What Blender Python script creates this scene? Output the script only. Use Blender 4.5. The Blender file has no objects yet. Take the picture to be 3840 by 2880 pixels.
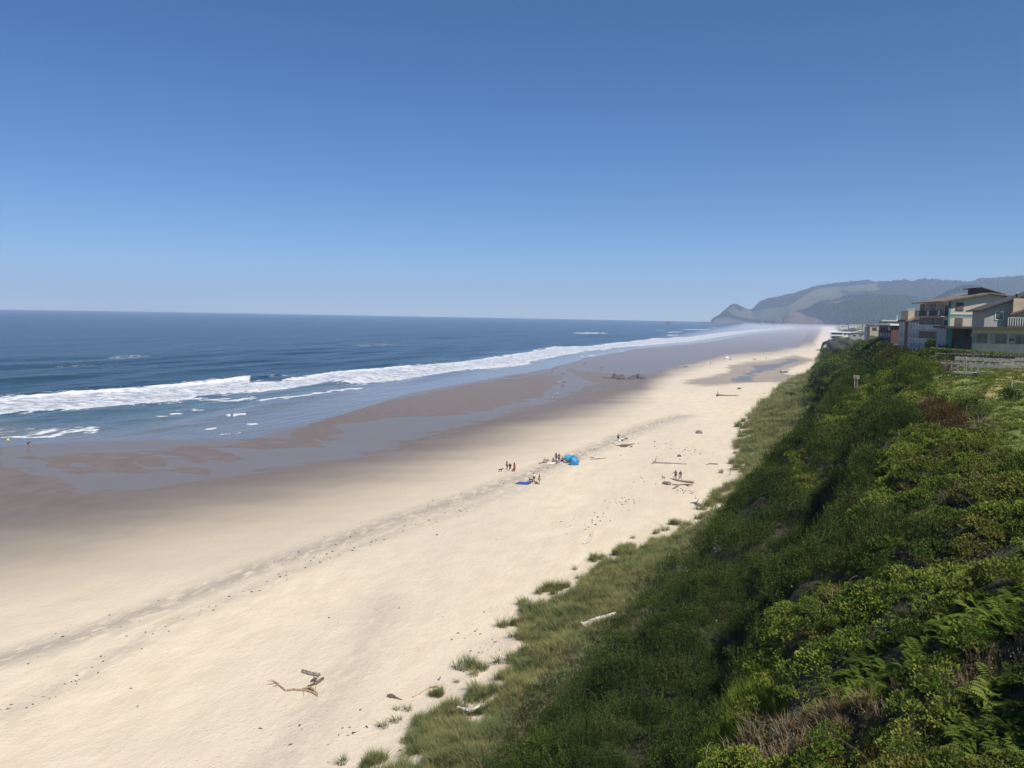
import bpy, bmesh, math, random
import numpy as np
from mathutils import Vector, Matrix
random.seed(7); RNG = np.random.default_rng(11)
S = bpy.context.scene; COL = S.collection

# ------------------------------------------------------------------ camera
F = 3000.0; A = math.radians(19.46); P = math.radians(4.877); R = math.radians(.97); CZ = 34.0
fh = np.array([-math.sin(A), math.cos(A), 0]); r0 = np.array([math.cos(A), math.sin(A), 0]); UP = np.array([0, 0, 1.])
cf = fh*math.cos(P) - UP*math.sin(P); u0 = fh*math.sin(P) + UP*math.cos(P)
cr = r0*math.cos(R) + u0*math.sin(R); cu = u0*math.cos(R) - r0*math.sin(R)
cam = bpy.data.objects.new('camera', bpy.data.cameras.new('camera')); COL.objects.link(cam)
cam.matrix_world = Matrix(((cr[0], cu[0], -cf[0], 0), (cr[1], cu[1], -cf[1], 0), (cr[2], cu[2], -cf[2], CZ), (0, 0, 0, 1)))
cam.data.sensor_fit = 'HORIZONTAL'; cam.data.sensor_width = 36; cam.data.lens = 36*F/3840
cam.data.clip_start = .5; cam.data.clip_end = 60000
S.camera = cam
# ------------------------------------------------------------------ sky, sun, exposure
SUN_AZ, SUN_EL = math.radians(125), math.radians(57)
w = bpy.data.worlds.new('World'); S.world = w; w.use_nodes = True
nt = w.node_tree; bg = nt.nodes['Background']
sky = nt.nodes.new('ShaderNodeTexSky'); sky.sky_type = 'NISHITA'; sky.sun_disc = False
sky.sun_elevation = SUN_EL; sky.sun_rotation = SUN_AZ; sky.altitude = 0
sky.air_density = .75; sky.dust_density = 0.; sky.ozone_density = 9.0
hs = nt.nodes.new('ShaderNodeHueSaturation'); hs.inputs['Saturation'].default_value = 1.15
nt.links.new(sky.outputs[0], hs.inputs['Color']); nt.links.new(hs.outputs[0], bg.inputs[0]); bg.inputs[1].default_value = .067
sl = bpy.data.lights.new('sun', 'SUN'); sl.energy = 4.6; sl.angle = math.radians(.5); sl.color = (1, .95, .87)
sun = bpy.data.objects.new('sun', sl); COL.objects.link(sun)
sd = Vector((math.sin(SUN_AZ)*math.cos(SUN_EL), math.cos(SUN_AZ)*math.cos(SUN_EL), math.sin(SUN_EL)))
sun.rotation_euler = sd.to_track_quat('Z', 'Y').to_euler(); sun.location = (60, -40, 120)
S.view_settings.view_transform = 'Standard'; S.view_settings.look = 'None'
S.view_settings.exposure = .62; S.view_settings.gamma = 1
S.cycles.use_denoising = True; S.cycles.max_bounces = 6; S.cycles.diffuse_bounces = 2; S.cycles.glossy_bounces = 2
S.cycles.transmission_bounces = 2; S.cycles.volume_bounces = 1; S.cycles.transparent_max_bounces = 6
S.cycles.caustics_reflective = False; S.cycles.caustics_refractive = False

# ------------------------------------------------------------------ pixel <-> place
def ray(x, y): return cf + cr*((x-1920)/F) - cu*((y-1440)/F)
def at_z(x, y, z):
    d = ray(x, y); return np.array([0, 0, CZ]) + d*((z-CZ)/d[2])
def at_d(x, y, dist): return np.array([0, 0, CZ]) + ray(x, y)*dist
def proj(p):
    q = np.asarray(p, float) - np.array([0, 0, CZ]); wd = q@cf; wd = np.where(np.abs(wd) < .1, .1, wd)
    return 1920+F*(q@cr)/wd, 1440-F*(q@cu)/wd, wd

# ------------------------------------------------------------------ noise
def _h(ix, iy, s):
    n = (ix*374761393 + iy*668265263 + s*974634541) & 0x7fffffff
    n = ((n ^ (n >> 13))*1274126177) & 0x7fffffff
    return ((n ^ (n >> 16)) & 0xffff)/65535.0
def vnoise(x, y, s=0):
    x = np.asarray(x, float); y = np.asarray(y, float)
    ix = np.floor(x).astype(np.int64); iy = np.floor(y).astype(np.int64); fx = x-ix; fy = y-iy
    fx = fx*fx*(3-2*fx); fy = fy*fy*(3-2*fy)
    return (_h(ix, iy, s)*(1-fx)+_h(ix+1, iy, s)*fx)*(1-fy) + (_h(ix, iy+1, s)*(1-fx)+_h(ix+1, iy+1, s)*fx)*fy
def fbm(x, y, o=4, s=0):
    a = .5; t = 0; n = 0
    for k in range(o):
        t = t + a*(vnoise(x, y, s+k*17)-.5); n += a; x = x*2.03+5.1; y = y*2.03+3.7; a *= .5
    return t/n*2
def worley(x, y, cell, s=0):
    """distance to the nearest scattered centre, and that centre's own random number"""
    x = np.asarray(x, float)/cell; y = np.asarray(y, float)/cell; ix = np.floor(x).astype(np.int64); iy = np.floor(y).astype(np.int64)
    best = np.full(x.shape, 9.); bid = np.zeros(x.shape)
    for dx in (-1, 0, 1):
        for dy in (-1, 0, 1):
            cx_ = ix+dx; cy_ = iy+dy; fx = cx_+.15+.7*_h(cx_, cy_, s+1); fy = cy_+.15+.7*_h(cx_, cy_, s+2); d = np.hypot(x-fx, y-fy)
            k = d < best; best = np.where(k, d, best); bid = np.where(k, _h(cx_, cy_, s+3), bid)
    return best*cell, bid
def sstep(a, b, x):
    t = np.clip((x-a)/(b-a), 0, 1); return t*t*(3-2*t)
def poly_sd(px, py, poly):
    """signed distance to a polygon, positive inside"""
    px = np.asarray(px, float); py = np.asarray(py, float)
    d = np.full(px.shape, 1e18); ins = np.zeros(px.shape, bool); n = len(poly)
    for i in range(n):
        ax, ay = poly[i]; bx, by = poly[(i+1) % n]
        ex, ey = bx-ax, by-ay; t = np.clip(((px-ax)*ex+(py-ay)*ey)/(ex*ex+ey*ey+1e-9), 0, 1)
        d = np.minimum(d, (px-ax-t*ex)**2+(py-ay-t*ey)**2)
        c = ((ay > py) != (by > py)) & (px < (bx-ax)*(py-ay)/((by-ay) if by != ay else 1e-9)+ax); ins ^= c
    d = np.sqrt(d); return np.where(ins, d, -d)
def line_d(px, py, line):
    d = np.full(np.shape(px), 1e18)
    for (ax, ay), (bx, by) in zip(line[:-1], line[1:]):
        ex, ey = bx-ax, by-ay; t = np.clip(((px-ax)*ex+(py-ay)*ey)/(ex*ex+ey*ey+1e-9), 0, 1)
        d = np.minimum(d, (px-ax-t*ex)**2+(py-ay-t*ey)**2)
    return np.sqrt(d)

# ------------------------------------------------------------------ ground shape (X inland, Y up the coast)
EY = [-60, 0, 45, 67, 79, 93, 108, 131, 180, 235, 308, 424, 524, 640, 809, 1500, 2500, 4000, 5600, 7500]
EX = [-25, -26, -26.3, -26.5, -26.5, -24.6, -19.2, -13.2, -12.4, -15, -11.5, -2.2, 10.9, 15, 21, 60, 110, 160, 230, 400]
WY = [-60, 100, 144, 160, 177, 241, 310, 498, 640, 882, 946, 1062, 1193, 1807, 2382, 3372, 3933, 5400, 6500]
WX = [-190, -192, -187, -169, -140, -148, -161, -157, -170, -172, -160, -146, -130, -110, -77, -2, 35, 130, 330]
def Xe(Y): return np.interp(Y, EY, EX)
def Xw(Y): return np.interp(Y, WY, WX)
TY = [-60, 20, 35, 48, 60, 70, 76, 92, 120, 140, 180, 240, 310, 420, 520, 640, 800, 900, 1500, 7500]
TD = [(6, 4.7)]*9+[(5, 4.6), (5, 4.4), (6, 4.4), (5, 4.4), (4, 4.5), (2, 4.5), (2, 5), (2, 6), (2, 6), (6, 5), (6, 5)]     # dune, offset from edge
TF = [(-16, 6.2), (-16, 6.2), (-16, 6.2), (-15.5, 6.1), (-14.5, 6.1), (-13, 6.2), (-12, 6.3), (-10, 6.5), (-7.0, 6.6), (-3, 6.7), (2.2, 6.7), (5, 6.6), (6, 6.2), (10, 6.5), (17, 6.5), (21, 8), (24, 9), (27, 9), (76, 8), (420, 9)]   # foot
T2 = [(-13.5, 9), (-13, 9), (-12.5, 9.3), (-11.6, 10), (-6.8, 13), (-4.7, 17), (-2.4, 19), (2.2, 22.5), (8.4, 25), (9.5, 22), (10, 18), (11, 16), (12, 15), (17, 13), (26, 12), (28, 13), (29, 15), (32, 15), (84, 13), (430, 14)]   # edge of the lower shelf
T1 = [(-5, 12.5), (-4, 13.5), (-2.3, 16), (2.3, 21), (5.2, 24), (6.4, 25), (7.2, 25.6), (9, 26.6), (12, 27.4), (14, 25.2), (17, 23.5), (19, 22.5), (22, 23), (28, 22), (36, 19), (36, 18), (33, 17), (37, 17), (90, 16), (436, 18)]   # edge of the upper slope
TC = [(14, 26), (14, 26.5), (14, 26.8), (14, 27.2), (14.2, 27.6), (14.5, 28), (14.5, 28.1), (14.5, 28.3), (16, 28.5), (20, 28.2), (23, 27.4), (25.5, 26.6), (29, 26.5), (36, 25.5), (44, 22), (42, 20), (37, 18), (42, 18), (96, 17), (440, 20)]   # crest
def bluff_ctrl(Y):
    e = Xe(Y); n = len(np.atleast_1d(Y)); Y = np.atleast_1d(Y)
    i = lambda T, k: np.interp(Y, TY, [t[k] for t in T])
    fx, fz_, bx, bz_, ax, az_ = i(TF, 0), i(TF, 1), i(T2, 0), i(T2, 1), i(T1, 0), i(T1, 1)
    X = np.stack([e-6, e, e+i(TD, 0), fx, bx-.26*(bx-fx), bx, ax-.2*(ax-bx), ax, i(TC, 0), i(TC, 0)+90, i(TC, 0)+900], 1)
    Z = np.stack([np.full(n, 3.3), np.full(n, 3.55), i(TD, 1), fz_, bz_-.5*(bz_-fz_), bz_, az_-.5*(az_-bz_), az_, i(TC, 1), i(TC, 1)+2.2, i(TC, 1)+8], 1)
    for k in range(1, 11): X[:, k] = np.maximum(X[:, k], X[:, k-1]+.7)
    return X, Z
def bluff_z(X, Y):
    sh = np.shape(X); X = np.ravel(X).astype(float); Y = np.ravel(Y).astype(float)
    CX, CZs = bluff_ctrl(Y); h = np.diff(CX, axis=1); dl = np.diff(CZs, axis=1)/h
    m = np.zeros_like(CX); m[:, 0] = dl[:, 0]; m[:, -1] = dl[:, -1]
    a, b = dl[:, :-1], dl[:, 1:]; m[:, 1:-1] = np.where(a*b > 0, 2*a*b/(a+b+1e-9), 0)
    k = np.clip((X[:, None] >= CX).sum(1)-1, 0, 9); r = np.arange(len(X))
    t = np.clip((X-CX[r, k])/h[r, k], 0, 1); hh = h[r, k]
    z = (2*t**3-3*t**2+1)*CZs[r, k]+(t**3-2*t**2+t)*hh*m[r, k]+(-2*t**3+3*t**2)*CZs[r, k+1]+(t**3-t**2)*hh*m[r, k+1]
    d = X-CX[:, 1]; wgt = sstep(4, 16, d)*(1-.93*sstep(-2, 8, X-CX[:, 8])); far = np.clip((Y-60)/150, .35, 1.6)
    z = z + wgt*(fbm(X*.11+3, Y*.07, 3, 5)*2.0*far + fbm(X*.45, Y*.4, 3, 9)*.75 + np.clip((Y-115)/30, 0, 1)*fbm(X*.2, Y*.15, 2, 13)*1.7) + sstep(.5, 5, d)*(1-sstep(8, 14, d))*fbm(X*.3, Y*.25, 3, 21)*.55
    return z.reshape(sh)
def beach_z(X, Y):
    e, w_ = Xe(Y), Xw(Y); d = X-w_; t = d/(e-w_)
    z = np.interp(t, [0, .2, .45, .6, .8, 1, 1.2], [0, .17, .8, 1.65, 2.6, 3.55, 3.8])
    z = np.where(d < 0, np.maximum(d*.022, -4), z)
    dry = sstep(.5, .75, t)
    return z + fbm(X*.05, Y*.02, 3, 3)*.10*np.clip(t*3, 0, 1) + dry*(fbm(X*.18, Y*.07, 3, 31)*.16+fbm(X*.9, Y*.6, 2, 37)*.04)
def H(X, Y):
    X = np.asarray(X, float); Y = np.asarray(Y, float); k = sstep(-1.5, 1.5, X-Xe(Y))
    return beach_z(X, Y)*(1-k)+bluff_z(X, Y)*k
def ground(px, py):
    """the place on the ground that the photo shows at this pixel"""
    d = ray(px, py); lo = None
    ts = np.concatenate([np.arange(8, 400, .5), np.arange(400, 9000, 6)])
    pts = np.array([0, 0, CZ])+ts[:, None]*d
    below = pts[:, 2] < np.maximum(H(pts[:, 0], pts[:, 1]), -.05)
    k = int(np.argmax(below)) if below.any() else len(ts)-1
    a, b = ts[max(k-1, 0)], ts[k]
    for _ in range(18):
        m = (a+b)/2; p = np.array([0, 0, CZ])+m*d
        if p[2] < max(float(H(p[0], p[1])), -.05): b = m
        else: a = m
    p = np.array([0, 0, CZ])+b*d; return np.array([p[0], p[1], max(float(H(p[0], p[1])), 0)])

# ------------------------------------------------------------------ object helpers
def tag(o, label=None, cat=None, group=None, kind=None):
    for k, v in (('label', label), ('category', cat), ('group', group), ('kind', kind)):
        if v: o[k] = v
    return o
def empty(name, loc=(0, 0, 0), rz=0, **t):
    o = bpy.data.objects.new(name, None); COL.objects.link(o); o.location = loc; o.rotation_euler = (0, 0, rz)
    o.empty_display_size = .2; return tag(o, **t)
def mesh(name, vs, fs, mat, parent=None, smooth=False, link=True, **t):
    me = bpy.data.meshes.new(name); me.from_pydata([tuple(map(float, v)) for v in vs] if not isinstance(vs, np.ndarray) else vs.tolist(), [], fs)
    for m in (mat if isinstance(mat, (list, tuple)) else [mat]): me.materials.append(m)
    if smooth: me.polygons.foreach_set('use_smooth', [True]*len(me.polygons))
    me.update(); o = bpy.data.objects.new(name, me)
    if link: COL.objects.link(o)
    if parent: o.parent = parent
    return tag(o, **t)
def grid_mesh(name, V, mat, attrs=None, smooth=True, **t):
    """V: rows x cols x 3"""
    n, m = V.shape[:2]; me = bpy.data.meshes.new(name)
    idx = np.arange(n*m).reshape(n, m)
    q = np.stack([idx[:-1, :-1], idx[:-1, 1:], idx[1:, 1:], idx[1:, :-1]], -1).reshape(-1, 4)
    me.vertices.add(n*m); me.vertices.foreach_set('co', V.reshape(-1).astype(np.float32))
    me.loops.add(q.size); me.loops.foreach_set('vertex_index', q.reshape(-1).astype(np.int32))
    me.polygons.add(len(q)); me.polygons.foreach_set('loop_start', (np.arange(len(q))*4).astype(np.int32))
    me.polygons.foreach_set('use_smooth', np.full(len(q), smooth))
    me.update(calc_edges=True)
    for k, v in (attrs or {}).items():
        at = me.attributes.new(k, 'FLOAT', 'POINT'); at.data.foreach_set('value', v.reshape(-1).astype(np.float32))
    me.materials.append(mat); o = bpy.data.objects.new(name, me); COL.objects.link(o); return tag(o, **t)
class MB:
    """collects shapes and links them as one mesh"""
    def __init__(s): s.v = []; s.f = []
    def add(s, vs, fs):
        n = len(s.v); s.v += [tuple(map(float, v)) for v in vs]; s.f += [tuple(i+n for i in f) for f in fs]; return s
    def box(s, x0, x1, y0, y1, z0, z1):
        return s.add([(x0, y0, z0), (x1, y0, z0), (x1, y1, z0), (x0, y1, z0), (x0, y0, z1), (x1, y0, z1), (x1, y1, z1), (x0, y1, z1)],
                     [(0, 3, 2, 1), (4, 5, 6, 7), (0, 1, 5, 4), (1, 2, 6, 5), (2, 3, 7, 6), (3, 0, 4, 7)])
    def prism(s, prof, y0, y1):
        n = len(prof)
        return s.add([(x, y0, z) for x, z in prof]+[(x, y1, z) for x, z in prof],
                     [tuple(range(n)), tuple(range(2*n-1, n-1, -1))]+[(i, i+n, (i+1) % n+n, (i+1) % n) for i in range(n)])
    def tube(s, pts, rad, n=7, caps=True, jag=0.0):
        pts = [Vector(p) for p in pts]; rings = []
        for i, p in enumerate(pts):
            t = (pts[min(i+1, len(pts)-1)]-pts[max(i-1, 0)]).normalized()
            a = t.cross(Vector((0, 0, 1)) if abs(t.z) < .9 else Vector((1, 0, 0))).normalized(); b = t.cross(a)
            r = rad[i] if isinstance(rad, (list, tuple)) else rad
            rings.append([p+(a*math.cos(k*2*math.pi/n)+b*math.sin(k*2*math.pi/n))*r*(1+jag*random.uniform(-1, 1)) for k in range(n)])
        fs = []
        for i in range(len(pts)-1):
            for k in range(n): fs.append((i*n+k, i*n+(k+1) % n, (i+1)*n+(k+1) % n, (i+1)*n+k))
        if caps: fs += [tuple(range(n))[::-1], tuple(range((len(pts)-1)*n, len(pts)*n))]
        return s.add([v for r_ in rings for v in r_], fs)
    def build(s, name, mat, parent=None, smooth=False, **t): return mesh(name, s.v, s.f, mat, parent, smooth, **t)

# ------------------------------------------------------------------ materials
def mat_base(name):
    m = bpy.data.materials.new(name); m.use_nodes = True; n = m.node_tree.nodes; return m, n, m.node_tree.links, n['Principled BSDF']
def N(n, t, **k):
    o = n.new(t)
    for a, v in k.items():
        if a.startswith('i_'): o.inputs[a[2:]].default_value = v
        else: setattr(o, a, v)
    return o
def math_n(n, l, op, a, b=None, clamp=False):
    o = n.new('ShaderNodeMath'); o.operation = op; o.use_clamp = clamp
    for i, v in enumerate((a, b)):
        if v is None: continue
        if isinstance(v, (int, float)): o.inputs[i].default_value = v
        else: l.new(v, o.inputs[i])
    return o.outputs[0]
def mixc(n, l, f, a, b):
    o = n.new('ShaderNodeMix'); o.data_type = 'RGBA'; o.clamp_factor = True
    for i, v in ((0, f), (6, a), (7, b)):
        if isinstance(v, (int, float)): o.inputs[i].default_value = v
        elif isinstance(v, tuple): o.inputs[i].default_value = (*v, 1)
        else: l.new(v, o.inputs[i])
    return o.outputs[2]
def mixf(n, l, f, a, b):
    o = n.new('ShaderNodeMix'); o.data_type = 'FLOAT'; o.clamp_factor = True
    for i, v in ((0, f), (2, a), (3, b)):
        if isinstance(v, (int, float)): o.inputs[i].default_value = v
        else: l.new(v, o.inputs[i])
    return o.outputs[0]
def noise(n, l, scale, detail=4, vec=None, stretch=None, rough=.55, dist=0):
    o = N(n, 'ShaderNodeTexNoise'); o.inputs['Scale'].default_value = scale; o.inputs['Detail'].default_value = detail
    o.inputs['Roughness'].default_value = rough; o.inputs['Distortion'].default_value = dist
    if vec is None: vec = n.new('ShaderNodeNewGeometry').outputs['Position']
    if stretch:
        m = n.new('ShaderNodeMapping'); m.inputs['Scale'].default_value = stretch; l.new(vec, m.inputs[0]); vec = m.outputs[0]
    l.new(vec, o.inputs['Vector']); return o.outputs[0]
def ramp(n, l, f, a, b, lo=0., hi=1.):
    o = n.new('ShaderNodeMapRange'); o.interpolation_type = 'SMOOTHSTEP'
    o.inputs[1].default_value = a; o.inputs[2].default_value = b; o.inputs[3].default_value = lo; o.inputs[4].default_value = hi
    l.new(f, o.inputs[0]); return o.outputs[0]
def attr(n, name): return N(n, 'ShaderNodeAttribute', attribute_name=name).outputs['Fac']
def bump(n, l, h, dist, strength=1.0, nrm=None):
    b = n.new('ShaderNodeBump'); b.inputs['Distance'].default_value = dist; b.inputs['Strength'].default_value = strength; l.new(h, b.inputs['Height'])
    if nrm is not None: l.new(nrm, b.inputs['Normal'])
    return b.outputs[0]
def mat(name, col, rough=.8, var=.15, scale=3., metal=0., bmp=0., stretch=None, obj=True):
    m, n, l, p = mat_base(name)
    vec = n.new('ShaderNodeTexCoord').outputs['Object'] if obj else None
    nz = noise(n, l, scale, 5, vec, stretch)
    c2 = tuple(max(0, c*(1-var*1.6)) for c in col); c1 = tuple(min(1, c*(1+var)) for c in col)
    l.new(mixc(n, l, ramp(n, l, nz, .3, .7), c2, c1), p.inputs['Base Color'])
    p.inputs['Roughness'].default_value = rough; p.inputs['Metallic'].default_value = metal
    if bmp: l.new(bump(n, l, nz, bmp), p.inputs['Normal'])
    return m
def leaf_mat(name, cols, trans=.25, gloss=.0):
    """leaf: colour varies from plant to plant"""
    m, n, l, p = mat_base(name)
    rnd = n.new('ShaderNodeObjectInfo').outputs['Random']
    pos = noise(n, l, .35, 3); f = math_n(n, l, 'ADD', math_n(n, l, 'MULTIPLY', rnd, .55), math_n(n, l, 'MULTIPLY', ramp(n, l, pos, .3, .7), .45))
    cr_ = n.new('ShaderNodeValToRGB'); e = cr_.color_ramp.elements
    while len(e) < len(cols): e.new(.5)
    for i, c in enumerate(cols): e[i].position = i/(len(cols)-1); e[i].color = (*c, 1)
    l.new(f, cr_.inputs[0])
    d = n.new('ShaderNodeBsdfDiffuse'); t = n.new('ShaderNodeBsdfTranslucent'); mx = n.new('ShaderNodeMixShader'); mx.inputs[0].default_value = trans
    l.new(cr_.outputs[0], d.inputs[0]); l.new(cr_.outputs[0], t.inputs[0]); l.new(d.outputs[0], mx.inputs[1]); l.new(t.outputs[0], mx.inputs[2])
    out = mx.outputs[0]
    if gloss:
        g = n.new('ShaderNodeBsdfGlossy'); g.inputs['Roughness'].default_value = .45; g.inputs[0].default_value = (.8, .85, .7, 1)
        m2 = n.new('ShaderNodeMixShader'); m2.inputs[0].default_value = gloss; l.new(out, m2.inputs[1]); l.new(g.outputs[0], m2.inputs[2]); out = m2.outputs[0]
    l.new(out, n['Material Output'].inputs[0]); n.remove(p); return m

# --- sand
def make_sand():
    m, n, l, p = mat_base('beach_sand')
    wet, film, band = attr(n, 'wet'), attr(n, 'film'), attr(n, 'band')
    big = noise(n, l, 1., 5, None, (.05, .016, .05)); mid = noise(n, l, 1., 5, None, (.5, .2, .4)); fine = noise(n, l, 7., 6)
    dry = mixc(n, l, ramp(n, l, mid, .25, .75), (.475, .405, .30), (.55, .475, .358))
    dry = mixc(n, l, ramp(n, l, big, .35, .7, 0, .6), dry, (.43, .375, .30))
    dry = mixc(n, l, ramp(n, l, fine, .30, .42, .5, 0), dry, (.36, .31, .25))
    bn = math_n(n, l, 'MULTIPLY', band, ramp(n, l, noise(n, l, 1., 6, None, (1.1, .45, 1), .65), .32, .56))
    dry = mixc(n, l, math_n(n, l, 'MULTIPLY', bn, .85), dry, (.255, .225, .19))
    wn = math_n(n, l, 'ADD', wet, math_n(n, l, 'MULTIPLY', math_n(n, l, 'SUBTRACT', mid, .5), .30))
    wf = ramp(n, l, wn, .0, 1.)
    wetc = mixc(n, l, ramp(n, l, mid, .3, .7), (.118, .094, .078), (.145, .117, .098))
    streak = noise(n, l, 1., 5, None, (.075, .05, .05), .68, .8)
    ff = ramp(n, l, math_n(n, l, 'ADD', film, math_n(n, l, 'MULTIPLY', math_n(n, l, 'SUBTRACT', streak, .5), 1.1)), .33, .67)
    c = mixc(n, l, wf, dry, wetc); c = mixc(n, l, ff, c, (.135, .114, .096))
    l.new(c, p.inputs['Base Color'])
    l.new(mixf(n, l, ff, .5, .36), p.inputs['Specular IOR Level']); rg = mixf(n, l, wf, .95, .52); rg = mixf(n, l, ff, rg, .3); l.new(rg, p.inputs['Roughness']); p.inputs['IOR'].default_value = 1.30
    hb = math_n(n, l, 'ADD', math_n(n, l, 'MULTIPLY', noise(n, l, 1., 4, None, (1.6, .8, 1)), 1.), math_n(n, l, 'MULTIPLY', noise(n, l, 4., 5), .6))
    vo = n.new('ShaderNodeTexVoronoi'); vo.inputs['Scale'].default_value = 1.7; l.new(n.new('ShaderNodeNewGeometry').outputs['Position'], vo.inputs['Vector'])
    pit = math_n(n, l, 'MULTIPLY', ramp(n, l, vo.outputs['Distance'], .05, .28), ramp(n, l, noise(n, l, .16, 3), 0.45, .62, .0, .4)); hb = math_n(n, l, 'ADD', hb, pit)
    bs = n.new('ShaderNodeBump'); bs.inputs['Distance'].default_value = .13
    l.new(math_n(n, l, 'MULTIPLY', math_n(n, l, 'SUBTRACT', 1., wf), .9), bs.inputs['Strength']); l.new(hb, bs.inputs['Height']); l.new(bs.outputs[0], p.inputs['Normal'])
    return m
def make_sea():
    m, n, l, p = mat_base('sea_water')
    foam, shal, lace = attr(n, 'foam'), attr(n, 'shallow'), attr(n, 'lace')
    pos = n.new('ShaderNodeNewGeometry').outputs['Position']
    patch = noise(n, l, 1., 4, pos, (.006, .0022, 1)); 
    deep = mixc(n, l, ramp(n, l, patch, .35, .65), (.006, .021, .030), (.009, .030, .036))
    deep = mixc(n, l, ramp(n, l, shal, .0, .55), deep, (.055, .085, .085)); deep = mixc(n, l, ramp(n, l, shal, .4, 1.), deep, (.125, .118, .11))
    h = math_n(n, l, 'ADD', math_n(n, l, 'MULTIPLY', noise(n, l, 1., 3, pos, (.085, .022, .05)), 1.7), math_n(n, l, 'MULTIPLY', noise(n, l, 1., 4, pos, (.30, .085, .2)), 1.05))
    h = math_n(n, l, 'ADD', h, math_n(n, l, 'MULTIPLY', noise(n, l, 1., 3, pos, (1.5, .8, 1)), .10))
    bs = n.new('ShaderNodeBump'); bs.inputs['Distance'].default_value = 1.; l.new(math_n(n, l, 'SUBTRACT', 1., math_n(n, l, 'MULTIPLY', shal, .8)), bs.inputs['Strength']); l.new(h, bs.inputs['Height'])
    fn = noise(n, l, 1., 7, pos, (.55, .22, .5), .7, .3); fn2 = noise(n, l, 1., 6, pos, (.16, .05, .2), .65)
    fs = math_n(n, l, 'ADD', foam, math_n(n, l, 'MULTIPLY', math_n(n, l, 'SUBTRACT', fn, .5), 1.5)); fs = math_n(n, l, 'ADD', fs, math_n(n, l, 'MULTIPLY', math_n(n, l, 'SUBTRACT', fn2, .5), 1.2))
    ff = ramp(n, l, fs, .42, .60)
    lc = math_n(n, l, 'MULTIPLY', lace, ramp(n, l, math_n(n, l, 'ADD', math_n(n, l, 'MULTIPLY', fn, .6), math_n(n, l, 'MULTIPLY', fn2, .5)), .52, .68)); ff = math_n(n, l, 'MAXIMUM', ff, lc)
    crest = attr(n, 'crest'); edge = math_n(n, l, 'SUBTRACT', 1., ramp(n, l, math_n(n, l, 'ADD', foam, math_n(n, l, 'MULTIPLY', math_n(n, l, 'SUBTRACT', fn, .5), .6)), .6, .95))
    pat = ramp(n, l, math_n(n, l, 'ADD', math_n(n, l, 'MULTIPLY', fn, .55), math_n(n, l, 'MULTIPLY', noise(n, l, 1., 6, pos, (.09, .3, .2), .65, .4), .45)), .42, .58)
    wh = math_n(n, l, 'MAXIMUM', math_n(n, l, 'MAXIMUM', math_n(n, l, 'MULTIPLY', crest, ramp(n, l, fn, .3, .5)), math_n(n, l, 'MULTIPLY', edge, .8)), math_n(n, l, 'MULTIPLY', pat, .75))
    fc = mixc(n, l, wh, (.20, .225, .27), (.60, .61, .63))
    l.new(mixc(n, l, ff, deep, fc), p.inputs['Base Color'])
    l.new(mixf(n, l, ff, mixf(n, l, shal, .22, .10), .9), p.inputs['Roughness']); l.new(mixf(n, l, shal, .42, .2), p.inputs['Specular IOR Level']); p.inputs['IOR'].default_value = 1.333
    l.new(bump(n, l, math_n(n, l, 'MULTIPLY', fn, ff), .35, .8, bs.outputs[0]), p.inputs['Normal'])
    return m
def make_soil():
    m, n, l, p = mat_base('bluff_soil')
    sandy, lawn, tan = attr(n, 'sandy'), attr(n, 'lawn'), attr(n, 'tan')
    a = noise(n, l, .6, 6); b = noise(n, l, 4., 5)
    c = mixc(n, l, ramp(n, l, a, .3, .7), (.022, .026, .010), (.05, .042, .022))
    g = mixc(n, l, ramp(n, l, a, .35, .65), (.12, .145, .036), (.16, .16, .05)); g = mixc(n, l, ramp(n, l, b, .3, .7), g, (.12, .155, .036)); g = mixc(n, l, tan, g, (.29, .225, .095))
    c = mixc(n, l, lawn, c, g)
    sf = ramp(n, l, math_n(n, l, 'ADD', sandy, math_n(n, l, 'MULTIPLY', math_n(n, l, 'SUBTRACT', a, .5), .7)), .35, .65)
    c = mixc(n, l, sf, c, mixc(n, l, b, (.42, .35, .26), (.54, .46, .36))); l.new(c, p.inputs['Base Color']); p.inputs['Roughness'].default_value = .95
    l.new(bump(n, l, b, .12), p.inputs['Normal']); return m
def make_hill():
    m, n, l, p = mat_base('hill_cover')
    gr, cl = attr(n, 'grass'), attr(n, 'cliff')
    a = noise(n, l, .012, 6, None, None, .65); b = noise(n, l, .05, 5, None, None, .7)
    fo = mixc(n, l, ramp(n, l, b, .3, .7), (.007, .014, .010), (.022, .032, .017)); gc = mixc(n, l, ramp(n, l, a, .35, .65), (.075, .085, .042), (.10, .098, .05))
    f = ramp(n, l, math_n(n, l, 'ADD', gr, math_n(n, l, 'MULTIPLY', math_n(n, l, 'SUBTRACT', a, .5), .55)), .42, .58); c = mixc(n, l, f, fo, gc)
    f2 = ramp(n, l, math_n(n, l, 'ADD', cl, math_n(n, l, 'MULTIPLY', math_n(n, l, 'SUBTRACT', b, .5), .8)), .40, .60); c = mixc(n, l, f2, c, mixc(n, l, ramp(n, l, b, .3, .7), (.10, .080, .066), (.20, .15, .115)))
    l.new(c, p.inputs['Base Color']); p.inputs['Roughness'].default_value = 1.; p.inputs['Specular IOR Level'].default_value = .1
    l.new(bump(n, l, b, 14., .9), p.inputs['Normal']); return m
M = dict(sand=make_sand(), sea=make_sea(), soil=make_soil(), hill=make_hill())
M['rock'] = mat('dark_rock', (.085, .075, .062), .85, .4, 1.2, bmp=.3)
M['boulder'] = mat('grey_boulder', (.30, .29, .27), .85, .3, 1.5, bmp=.2)
M['drift'] = mat('driftwood', (.13, .095, .07), .85, .45, 6., bmp=.05, stretch=(1, 1, 1))
M['drift_grey'] = mat('grey_driftwood', (.20, .17, .15), .85, .4, 6., bmp=.05)
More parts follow.
